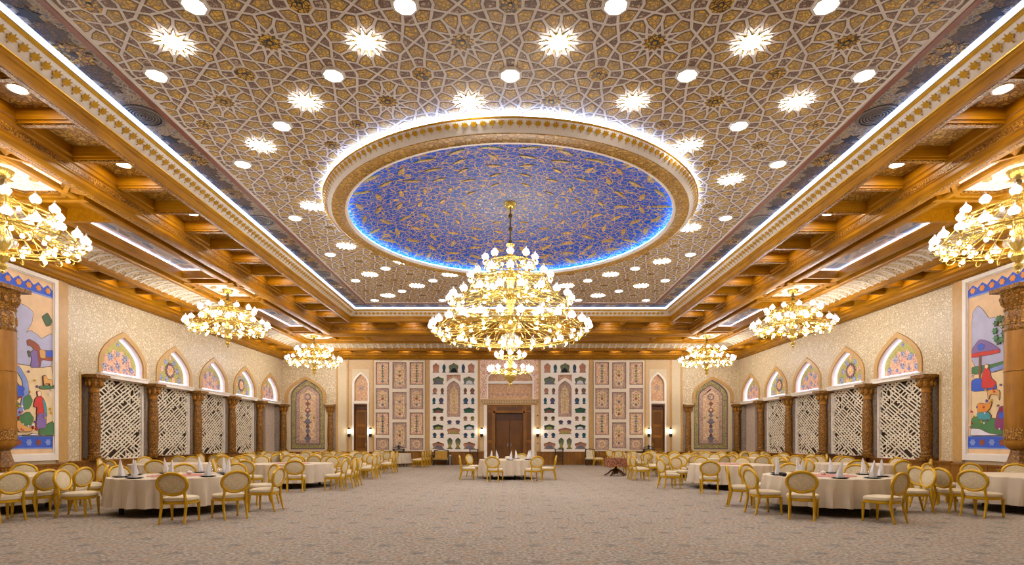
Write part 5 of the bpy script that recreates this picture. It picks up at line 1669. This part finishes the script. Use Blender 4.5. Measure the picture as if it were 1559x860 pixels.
zo = 7.85
def zs(z):
    return z - zo
side_ch = chandelier('x', (0, 0, zo),
    [(1.02, zs(6.96), 12, 12, zs(7.2)), (1.55, zs(6.36), 20, 26, zs(6.7))],
    [(0.03, zs(7.42)), (0.15, zs(7.38)), (0.17, zs(7.30)), (0.06, zs(7.2)), (0.08, zs(6.9)), (0.14, zs(6.75)), (0.07, zs(6.55)), (0.12, zs(6.35)), (0.18, zs(6.2)), (0.10, zs(6.05)), (0.04, zs(5.98))],
    [(0.04, zs(6.0)), (0.13, zs(5.93)), (0.15, zs(5.86)), (0.10, zs(5.78)), (0.04, zs(5.72)), (0.09, zs(5.68)), (0.09, zs(5.62)), (0.03, zs(5.55)), (0.04, zs(5.52)), (0.0, zs(5.44))],
    zo - 7.40, 0.115, 0.32, 'gold two-tier side chandeliers')
hb = MB()
for R, z in ((0.5, 6.42), (1.15, 6.28), (0.75, 6.85)):
    torus_ring(hb, R, zs(z), 0.016, 32)
part('drum_hoop', hb, 'brass', side_ch, True)
for k in range(14):
    a = 2 * pi * k / 14
    part('stay', MB().tube([(0.95 * cos(a), 0.95 * sin(a), zs(6.90)), (1.45 * cos(a), 1.45 * sin(a), zs(6.32))], 0.008, 4), 'brass', side_ch, True)
    part('crystal_drop', MB().lathe([(0, -0.10), (0.05, -0.03), (0.03, 0.06), (0, 0.10)], 6, (0.24 * cos(a), 0.24 * sin(a), zs(6.22))), 'crystal', side_ch)
remember(side_ch)
firstc = True
for x, y in OCT:
    lab = 'gold two-tier chandelier with glass flame shades, %s from the camera on the %s side' % ({12.66: 'nearest', 22.75: 'second', 32.75: 'farthest'}[y], 'left' if x < 0 else 'right')
    if firstc:
        side_ch.location = (x, y, zo); side_ch['label'] = lab; firstc = False
    else:
        dup(side_ch, (x, y, zo), 0, lab)

# ---------------------------------------------------------------- chairs
def super_ring(a, b, z, n=28, p=3.0, yo=0.0, taper=0.0):
    out = []
    for k in range(n):
        t = 2 * pi * k / n
        c, s = cos(t), sin(t)
        x = a * math.copysign(abs(c) ** (2 / p), c); y = b * math.copysign(abs(s) ** (2 / p), s)
        out.append((x * (1 + taper * y / b), y + yo, z))
    return out
def rings(mb, rs, mi=0, top=True, bottom=True):
    n = len(rs[0]); vs = [p for r in rs for p in r]; fs = []
    for i in range(len(rs) - 1):
        for k in range(n):
            k2 = (k + 1) % n
            fs.append((i * n + k, i * n + k2, (i + 1) * n + k2, (i + 1) * n + k))
    if bottom: fs.append(tuple(reversed(range(n))))
    if top: fs.append(tuple(range((len(rs) - 1) * n, len(rs) * n)))
    return mb.add(vs, fs, mi)
TILT = radians(9)
def back_pt(u, w, d):
    """point of the backrest: u across, w up the back, d behind it"""
    return (u, -0.265 - sin(TILT) * w - cos(TILT) * d, 0.50 + cos(TILT) * w - sin(TILT) * d)
def chair_proto():
    t = thing('banquet_chair', 'x', 'chair')
    sm = MB()
    rings(sm, [super_ring(.285, .265, .435, yo=.02, taper=.05), super_ring(.305, .285, .445, yo=.02, taper=.05), super_ring(.312, .292, .475, yo=.02, taper=.05), super_ring(.300, .280, .505, yo=.02, taper=.05), super_ring(.24, .22, .525, yo=.02, taper=.05), super_ring(.12, .11, .535, yo=.02)])
    part('seat', sm, 'seat_cloth', t, True)
    am = MB()
    rings(am, [super_ring(.275, .255, .375, yo=.02, taper=.05), super_ring(.305, .285, .385, yo=.02, taper=.05), super_ring(.305, .285, .438, yo=.02, taper=.05)])
    part('seat_rail', am, 'gold', t, True)
    # oval frame of the back with two stiles
    fm = MB()
    cw = 0.285
    N = 28
    pts = [back_pt(0.278 * cos(2 * pi * k / N), cw + 0.213 * sin(2 * pi * k / N), 0) for k in range(N)]
    fm.tube(pts, 0.033, 8, closed=True)
    for s in (-1, 1):
        fm.tube([(s * .225, -.255, .40), back_pt(s * .220, -.02, 0), back_pt(s * .212, 0.08, 0), back_pt(s * .222, 0.16, 0)], [.028, .027, .026, .028], 7)
    part('back_frame', fm, 'gold', t, True)
    pm = MB()
    for d, sgn in ((0.022, 1), (-0.03, -1)):
        rs = []
        for f, dd in ((1.0, 0.15), (0.8, 0.7), (0.45, 1.0), (0.12, 1.05)):
            rs.append([back_pt(0.262 * f * cos(2 * pi * k / 24), cw + 0.198 * f * sin(2 * pi * k / 24), d * dd) for k in range(24)])
        if sgn < 0:
            rs = [r[::-1] for r in rs]
        rings(pm, rs, bottom=False)
    part('backrest', pm, 'upholstery', t, True)
    for x, y, k in ((-.255, .245, 1), (.255, .245, 1), (-.225, -.245, 0), (.225, -.245, 0)):
        l = MB()
        if k:
            l.lathe([(.018, 0), (.025, .01), (.027, .03), (.019, .045), (.020, .06), (.031, .30), (.034, .345), (.027, .36), (.037, .375), (.038, .40)], 8, (x, y, 0))
            l.v = [(px + (0.012 if x > 0 else -0.012) * (0.4 - pz), py + 0.03 * (0.4 - pz), pz) for px, py, pz in l.v]
        else:
            l.lathe([(.020, 0), (.024, .01), (.021, .04), (.030, .34), (.035, .40)], 7, (x, y, 0))
            l.v = [(px, py - 0.28 * (0.4 - pz) * (0.4 - pz) * 2.0, pz) for px, py, pz in l.v]
        part('leg', l, 'gold', t, True)
    remember(t)
    return t
CH = chair_proto()
CHS = [0]
SEATED = []
def chair(x, y, head, label, group):
    if any(hypot(x - a, y - b) < 0.685 for a, b in SEATED):
        return
    SEATED.append((x, y))
    head = head + random.Random(CHS[0] * 7 + 1).uniform(-2, 2)
    if CHS[0] == 0:
        CH.location = (x, y, 0); CH.rotation_euler = (0, 0, radians(head - 90)); CH['label'] = label; CH['group'] = group
    else:
        dup(CH, (x, y, 0), radians(head - 90), label, group)
    CHS[0] += 1

# ---------------------------------------------------------------- tables
TR, TZ = 1.36, 0.80
def cloth_mesh(r, z, hem, n=144, waves=24, amp=0.085, seed=1):
    rd = random.Random(seed)
    ph = [rd.uniform(0, 6.28) for _ in range(3)]
    mb = MB()
    def R(a, f):
        w = sin(waves * a + ph[0] + 0.8 * sin(3 * a + ph[1])) * 0.65 + 0.35 * sin((waves * 2 + 1) * a + ph[2])
        return r + f * (0.035 + amp * w)
    rs = [[(0.5 * r * cos(2 * pi * k / n), 0.5 * r * sin(2 * pi * k / n), z) for k in range(n)]]
    for f, zf in ((-0.2, z), (0.0, z - 0.006), (0.08, z - 0.03), (0.35, z - (z - hem) * 0.3), (0.7, z - (z - hem) * 0.65), (1.0, hem)):
        rs.append([(R(2 * pi * k / n, f) * cos(2 * pi * k / n), R(2 * pi * k / n, f) * sin(2 * pi * k / n), zf) for k in range(n)])
    # stack runs downwards, so reverse to keep outward faces
    rs = rs[::-1]
    return rings(mb, rs, bottom=False)
def table_proto():
    t = thing('round_table', 'x', 'table')
    part('tabletop', MB().lathe([(TR - .03, TZ - .05), (TR - .02, TZ - .02), (TR - .02, TZ)], 32), 'wood_dark', t)
    part('table_frame', MB().box(-.75, .75, -.55, -.5, .68, .75).box(-.75, .75, .5, .55, .68, .75), 'black', t)
    for x, y in ((-.75, -.8), (.3, -1.0), (.75, .6), (-.45, .8)):
        part('leg', MB().box(x - .035, x + .035, y - .035, y + .035, 0, .75), 'black', t)
    remember(t)
    return t
TP = table_proto()
CLM = [cloth_mesh(TR, TZ + 0.012, 0.20, seed=k).mesh('tablecloth', 'linen', True) for k in range(3)]
napk = MB()
rsn = []
for z, a, b in ((0, .072, .062), (.03, .074, .062), (.10, .060, .048), (.2, .056, .038), (.26, .042, .024)):
    rsn.append([(a * cos(2 * pi * k / 10) * (1 + .16 * (k % 2)), b * sin(2 * pi * k / 10) * (1 + .16 * (k % 2)), z + (0.0 if z < .1 else (z - .1) * 0.85 * cos(2 * pi * k / 10))) for k in range(10)])
rings(napk, rsn)
NAPKIN = napk.mesh('folded_napkin', 'napkin', False)
PLATE = MB().lathe([(.0, 0), (.10, 0), (.15, .014), (.175, .022), (.172, .026), (.14, .018), (.09, .010), (0, .010)], 20).mesh('charger_plate', 'black', True)
def glass_proto():
    t = thing('wine_glass', 'x', 'glass')
    part('glass_bowl', MB().lathe([(.008, .085), (.026, .10), (.038, .13), (.036, .165), (.030, .195)], 12, cap=False), 'glass', t, True)
    part('glass_stem', MB().lathe([(.034, 0), (.030, .004), (.006, .012), (.005, .085)], 8), 'glass', t, True)
    remember(t)
    return t
GP = glass_proto()
GN = [0]
def glass(x, y, z, label, group):
    if GN[0] == 0:
        GP.location = (x, y, z); GP['label'] = label; GP['group'] = group
    else:
        dup(GP, (x, y, z), 0, label, group)
    GN[0] += 1

def clock(cx, cy, x, y):
    """clock place round a table, six o'clock towards the camera"""
    a = math.degrees(atan2(y - cy, x - cx))
    return int(round((90 - a) / 30.0)) % 12 or 12
TN = [0]
PLACED = []
def table(x, y, desc, seats, settings=0, runner=False, scale=1.0, rot=0.0, gap=None):
    """seats: list of (x, y, heading) or angles"""
    lab = 'round table under a white cloth, ' + desc
    if TN[0] == 0:
        TP.location = (x, y, 0); TP.rotation_euler = (0, 0, rot); TP['label'] = lab; TP['group'] = 'round banquet tables'
        TP.scale = (scale, scale, 1)
    else:
        o = dup(TP, (x, y, 0), rot, lab, 'round banquet tables')
        o.scale = (scale, scale, 1)
    cl = link('tablecloth', CLM[TN[0] % 3], None, (x, y, 0), (0, 0, rot))
    cl.scale = (scale, scale, 1)
    tag(cl, 'white draped tablecloth on the ' + desc, 'tablecloth', 'white tablecloths')
    TN[0] += 1
    used = set()
    pos = []
    for s in seats:
        if isinstance(s, tuple):
            pos.append(s)
        else:
            rr = TR * scale + 0.50
            pos.append((x + rr * cos(radians(s)), y + rr * sin(radians(s)), s + 180))
    for px, py, hd in sorted(pos):
        dd = hypot(px - x, py - y); lim = TR * scale + 0.47
        if dd < lim:
            px, py = x + (px - x) * lim / dd, y + (py - y) * lim / dd
        if any(hypot(px - a, py - b) < 0.63 for a, b in PLACED):
            continue
        PLACED.append((px, py))
        c = clock(x, y, px, py)
        for q in (0, 1, -1, 2, -2, 3, -3, 4, -4, 5, -5, 6):
            cc = (c - 1 + q) % 12 + 1
            if cc not in used:
                break
        used.add(cc)
        chair(px, py, hd, "gold oval-backed chair at the %s o'clock place of the %s" % (NUM[cc], desc), 'banquet chairs')
    zt = TZ + 0.013
    if runner:
        o = part('table_runner', MB().lathe([(.62 * scale, 0), (.62 * scale, .006)], 32), 'runner', None, False, (x, y, zt))
        tag(o, 'round rose-coloured cloth in the middle of the ' + desc, 'table runner')
    for k in range(settings):
        a = 2 * pi * (k + 0.35) / settings
        c = clock(0, 0, cos(a), sin(a))
        px, py = x + 1.08 * scale * cos(a), y + 1.08 * scale * sin(a)
        o = link('charger_plate', PLATE, None, (px, py, zt))
        w = "%s o'clock place of the %s" % (NUM[c], desc)
        tag(o, 'black charger plate at the ' + w, 'plate', 'black charger plates')
        o = link('folded_napkin', NAPKIN, None, (px, py, zt + 0.011), (0, 0, a + 1.2))
        tag(o, 'white upright napkin at the ' + w, 'napkin', 'standing napkins')
        for f, rr, wh in ((0.12, 0.86, 'inner'), (0.27, 0.90, 'outer')):
            glass(x + rr * scale * cos(a + f), y + rr * scale * sin(a + f), zt, '%s wine glass of the %s' % (wh, w), 'wine glasses')

T = 22.5
# front pair on the left
table(-7.8, 12.9, 'front left table', [(-6.62, 11.02, 97), (-5.92, 11.62, 140), (-5.72, 12.85, 178), (-9.15, 12.05, 12), (-9.35, 13.6, -15), (-8.6, 14.5, -62), (-7.5, 14.75, -92), (-6.4, 14.2, -130)], 9, True)
table(-12.1, 12.9, 'front table by the left mural', [(-10.30, 11.15, 165), (-10.33, 11.95, 172), (-10.3, 12.85, 178), (-10.55, 13.75, 210), (-11.2, 14.6, 235), (-12.1, 14.75, 268), (-13.0, 14.6, 300), (-12.0, 11.0, 90)], 0, False)
# front pair on the right
table(7.4, 12.9, 'front right table', [(6.12, 11.52, 60), (7.5, 11.15, 118), (5.78, 12.35, 8), (5.82, 13.6, -18), (9.1, 12.6, 172), (8.75, 14.1, 222), (7.6, 14.75, 262), (6.5, 14.45, 300)], 9, True)
table(12.25, 12.9, 'front table by the right mural', [(10.15, 11.85, 22), (10.12, 12.55, 4), (10.1, 13.25, 2), (10.75, 14.25, -40), (11.5, 14.7, -65), (12.6, 14.75, -92), (13.4, 14.5, -120), (12.4, 11.0, 90)], 0, False)
# second row
table(-7.75, 19.6, 'second left aisle table', [(-6.85, 17.55, 108), (-8.25, 17.5, 85), (-5.75, 18.1, 178), (-5.7, 19.0, 182), (-5.75, 19.9, 185), (-9.6, 18.5, 20), (-9.6, 20.2, -20), (-8.4, 21.4, -75), (-7.1, 21.4, -105), (-6.2, 20.8, 220)], 0, True)
table(-12.0, 19.6, 'second left arcade table', [(-10.2, 18.6, 150), (-10.1, 19.6, 180), (-10.4, 20.6, 215), (-11.4, 21.4, 255), (-12.5, 21.4, 285), (-13.6, 20.7, 325), (-13.7, 18.9, 20), (-11.4, 17.8, 108), (-12.6, 17.8, 70)], 0, False)
table(7.6, 19.0, 'second right aisle table', [(6.15, 17.0, 72), (5.5, 18.05, 5), (5.4, 18.7, 12), (5.75, 20.1, -15), (9.3, 18.0, 155), (9.4, 19.6, 190), (8.6, 20.6, 235), (7.3, 20.8, 268), (6.4, 20.5, 300), (8.3, 17.3, 105)], 0, True)
table(12.1, 19.4, 'second right arcade table', [(10.3, 18.7, 22), (10.25, 19.8, -8), (10.8, 20.8, -45), (11.8, 21.2, -82), (12.9, 21.0, -115), (13.8, 20.0, 200), (13.5, 18.5, 150), (12.3, 17.6, 92), (11.2, 17.8, 62)], 0, False)
# third and fourth rows
A10 = [18 + 36 * k for k in range(10)]
A10b = [5 + 36 * k for k in range(10)]
table(-8.3, 25.4, 'third left aisle table', A10 , 0, True, 0.95)
table(-12.3, 25.8, 'third left arcade table', A10b, 0, False, 0.95)
table(8.2, 25.0, 'third right aisle table', A10b, 0, True, 0.95)
table(12.3, 25.6, 'third right arcade table', A10, 0, False, 0.95)
table(-8.6, 31.3, 'fourth left aisle table', A10b, 0, False, 0.95)
table(-12.4, 31.6, 'fourth left arcade table', A10, 0, False, 0.95)
table(8.6, 31.2, 'fourth right aisle table', A10, 0, False, 0.95)
table(12.4, 31.5, 'fourth right arcade table', A10b, 0, False, 0.95)
# chairs waiting in lines beside the left aisle and near the back wall
PLACED += [(-6.0, 23.1), (-6.05, 24.0), (-6.1, 27.3), (-6.15, 28.3), (5.3, 22.4), (5.3, 23.2), (5.45, 26.8), (5.5, 27.7)]
for k, (x, y, h) in enumerate(((-6.0, 23.1, 176), (-6.05, 24.0, 180), (-6.1, 27.3, 182), (-6.15, 28.3, 180))):
    chair(x, y, h, 'gold chair facing left in the left aisle line, number %s from the camera' % NUM[k + 1], 'chairs in the left aisle line')
for k, (x, y, h) in enumerate(((5.3, 22.4, 5), (5.3, 23.2, 0), (5.45, 26.8, 0), (5.5, 27.7, 0))):
    chair(x, y, h, 'gold chair facing right in the right aisle line, number %s from the camera' % NUM[k + 1], 'chairs in the right aisle line')
for k in range(4):
    chair(-5.55 + 0.05 * k, 33.0 + 0.70 * k, 180, 'gold chair in the short line left of the dark armchair, %s from the camera' % ('nearest', 'second', 'third', 'farthest')[k], 'chairs lined up before the left panels')
# rows of spare chairs between the table rows
sp = random.Random(9)
for side, sg in (('left', -1), ('right', 1)):
    for row, y in (('second', 22.55), ('third', 28.45)):
        n_ = 0
        for k in range(9):
            x = sg * (6.9 + 0.82 * k); yy = y + sp.uniform(-0.12, 0.12)
            if any(hypot(x - a, yy - b) < 0.76 for a, b in PLACED) or sp.random() < 0.1:
                continue
            PLACED.append((x, yy)); n_ += 1
            chair(x, yy, (90 if sp.random() < 0.5 else -90) + sp.uniform(-25, 25), 'gold chair in the loose row behind the %s %s tables, %s from the aisle' % (row, side, NUMBIG(n_)), 'spare chairs between the tables')
# extra table with a narrow cloth near the left panels, and its chairs
table(-7.0, 34.6, 'small table before the left panels', [(-7.4, 33.1, 80), (-8.2, 33.4, 60), (-8.0, 35.3, -30), (-6.1, 35.3, 210)], 0, False, 0.55)
table(7.6, 34.4, 'small table before the right panels', [(5.6, 35.0, 0), (6.6, 35.5, -60), (8.7, 35.2, 215), (6.6, 33.2, 60)], 0, False, 0.6)
# table in the middle
table(-0.08, 23.75, 'lone middle table', [(-0.62, 21.75, 78), (0.92, 21.85, 112), (-1.78, 22.9, 8), (1.58, 23.0, 172), (-1.55, 24.6, -28), (0.5, 25.45, -95)], 7, False, 0.92)

# things on the front tables
def small(name, label, cat, mb, mat, loc, smooth=True, group=None):
    o = part(name, mb, mat, None, smooth, loc)
    return tag(o, label, cat, group)
zt = TZ + 0.014
small('napkin_box', 'white tissue box in the middle of the front left table', 'box', MB().box(-.09, .09, -.06, .06, 0, .06), 'white', (-7.45, 12.25, zt), False)
small('sugar_bowl', 'small white bowl in the middle of the front left table', 'bowl', MB().lathe([(.03, 0), (.05, .02), (.06, .06), (.055, .07), (.02, .09), (0, .10)], 12), 'white', (-7.7, 13.2, zt + .006))
small('tea_bowl', 'black tea bowl left on the front right table edge', 'bowl', MB().lathe([(.03, 0), (.05, .03), (.055, .07), (.04, .08)], 12), 'black', (6.28, 12.75, zt))
small('tea_bowl', 'black tea bowl nearer the rim on the front right table', 'bowl', MB().lathe([(.03, 0), (.05, .03), (.055, .07), (.04, .08)], 12), 'black', (6.22, 12.5, zt))
small('flower_bowl', 'low white flower bowl in the middle of the lone table', 'bowl', MB().lathe([(.06, 0), (.12, .04), (.14, .10), (.08, .13), (0, .14)], 12), 'white', (-0.1, 23.7, zt))
small('sugar_bowl', 'small white bowl in the middle of the front right table', 'bowl', MB().lathe([(.03, 0), (.05, .02), (.06, .06), (.055, .07), (.02, .09), (0, .10)], 12), 'white', (7.45, 13.1, zt + .006))

# pedestal table with red-brown paisley cloth
t = thing('pedestal_table', 'dark wooden pedestal table with splayed feet under the paisley cloth', 'table', (4.85, 25.3, 0))
part('tabletop', MB().lathe([(.46, .78), (.48, .80), (.48, .82)], 20), 'wood_dark', t)
part('pedestal', MB().lathe([(.10, .10), (.13, .18), (.07, .28), (.06, .5), (.10, .62), (.06, .70), (.14, .78)], 12), 'wood_dark', t, True)
for k in range(5):
    a = 2 * pi * k / 5 + 0.3
    part('foot', MB().tube([(.06 * cos(a), .06 * sin(a), .30), (.22 * cos(a), .22 * sin(a), .24), (.38 * cos(a), .38 * sin(a), .10), (.52 * cos(a), .52 * sin(a), .035)], [.05, .045, .04, .03], 6), 'wood_dark', t, True)
cm = MB()
rs_ = []
for f, z in ((1.0, .48), (1.0, .62), (.99, .80), (.97, .832), (.5, .834)):
    rs_.append([((0.50 * f * max(1, (0.10 * abs(sin(2 * (q)))  + 1) if z < .75 else 1)) * cos(q) , (0.50 * f * max(1, (0.10 * abs(sin(2 * q)) + 1) if z < .75 else 1)) * sin(q), z - (0.07 * abs(sin(2 * q)) if z < .7 else 0)) for q in [2 * pi * k / 40 for k in range(40)]])
rings(cm, rs_, bottom=False)
tag(part('tablecloth', cm, 'paisley', None, True, (4.85, 25.3, 0)), 'red-brown paisley cloth hanging over the pedestal table', 'tablecloth')

# dark armchairs and odds and ends along the back wall
def arm_chair(x, y, rot, label, pad):
    t = thing('armchair', label, 'chair', (x, y, 0), rot)
    part('seat', MB().box(-.33, .33, -.30, .30, .40, .50), pad, t)
    part('seat_frame', MB().box(-.34, .34, -.31, .31, .33, .40), 'char', t)
    for sx in (-1, 1):
        for sy in (-1, 1):
            part('leg', MB().box(sx * .30 - .025, sx * .30 + .025, sy * .28 - .025, sy * .28 + .025, 0, .35), 'char', t)
        part('armrest', MB().tube([(sx * .35, -.28, .66), (sx * .36, .10, .67), (sx * .35, .28, .64), (sx * .33, .28, .40)], .025, 6), 'char', t, True)
    bk = MB().box(-.33, -.27, .26, .32, .35, 1.02).box(.27, .33, .26, .32, .35, 1.02)
    bk.tube([(-.32, .29, 1.0), (0, .29, 1.08), (.32, .29, 1.0)], .03, 6)
    part('back_frame', bk, 'char', t)
    part('back_cushion', MB().box(-.27, .27, .16, .27, .50, .98), pad, t)
    return t
arm_chair(5.25, 35.95, 0, 'dark armchair with cream cushions against the wainscot right of the main door', 'seat_cloth')
t = arm_chair(-4.55, 36.0, 0, 'dark wide armchair with mustard cushions left of the grey bin', 'cushion_gold')
t.scale = (1.5, 1, 0.95)
t = thing('floor_bin', 'slim grey cylindrical bin against the wainscot left of the main door', 'bin', (-3.98, 36.2, 0))
part('bin_body', MB().lathe([(.10, 0), (.10, .60)], 14), 'steel', t, True)
part('bin_lid', MB().lathe([(.105, .60), (.105, .64), (.06, .67)], 14), 'white', t, True)
def stand(x, y, label):
    t = thing('folding_stand', label, 'stand', (x, y, 0))
    for sx in (-1, 1):
        for sy in (-1, 1):
            part('leg', MB().box(sx * .25 - .02, sx * .25 + .02, sy * .16 - .02, sy * .16 + .02, 0, 1.02), 'char', t)
    for z in (.30, .55, .80):
        part('rung', MB().box(-.25, .25, .14, .18, z, z + .03).box(-.25, .25, -.18, -.14, z, z + .03), 'char', t)
    part('top_board', MB().box(-.30, .30, -.20, .20, 1.02, 1.06), 'char', t)
stand(3.2, 36.15, 'dark open stand with rungs against the wainscot right of the main door')
stand(-2.4, 36.15, 'dark open stand with rungs against the wainscot left of the main door')
def lamp_stand(x, y, label):
    t = thing('side_console', label, 'console table', (x, y, 0))
    part('console_top', MB().box(-.38, .38, -.18, .18, 1.02, 1.08), 'char', t)
    for sx in (-1, 1):
        part('leg', MB().box(sx * .33 - .03, sx * .33 + .03, -.14, .14, 0, 1.02), 'char', t)
    part('crest', MB().lathe([(.10, 1.08), (.05, 1.16), (.09, 1.24), (.0, 1.36)], 10).tube([(-.36, 0, 1.12), (-.15, 0, 1.22), (0, 0, 1.18), (.15, 0, 1.22), (.36, 0, 1.12)], .025, 6), 'char', t)
lamp_stand(-7.35, 36.2, 'dark console with carved crest before the left carpet-like panels')
lamp_stand(9.1, 36.2, 'dark console with carved crest near the right side door')

# low wooden sideboards under the screens
def sideboard(x, y, w, rot, label):
    t = thing('sideboard', label, 'sideboard', (x, y, 0), rot)
    part('carcass', MB().box(-w / 2, w / 2, -.24, .22, .06, .92), 'woodv', t)
    part('sideboard_top', MB().box(-w / 2 - .03, w / 2 + .03, -.27, .22, .92, .98), 'wood_dark', t)
    part('plinth', MB().box(-w / 2 + .03, w / 2 - .03, -.20, .2, 0, .06), 'wood_dark', t)
    for k in range(3):
        x0 = -w / 2 + w * k / 3 + .03; x1 = -w / 2 + w * (k + 1) / 3 - .03
        d = part('door', MB().box(x0, x1, -.265, -.24, .12, .88), 'woodv', t)
        part('handle', MB().box(x1 - .06, x1 - .04, -.29, -.265, .45, .60), 'brass', d)
sideboard(-14.78, 24.7, 3.0, radians(90), 'low brown sideboard below the second screen of the left arcade')
sideboard(14.78, 24.7, 3.0, radians(-90), 'low brown sideboard below the second screen of the right arcade')
sideboard(-14.78, 28.2, 2.4, radians(90), 'low brown sideboard below the third screen of the left arcade')
small('tray', 'black tray lying on the right sideboard', 'tray', MB().box(-.2, .2, -.3, .3, 0, .03), 'black', (14.75, 25.6, .981), False)
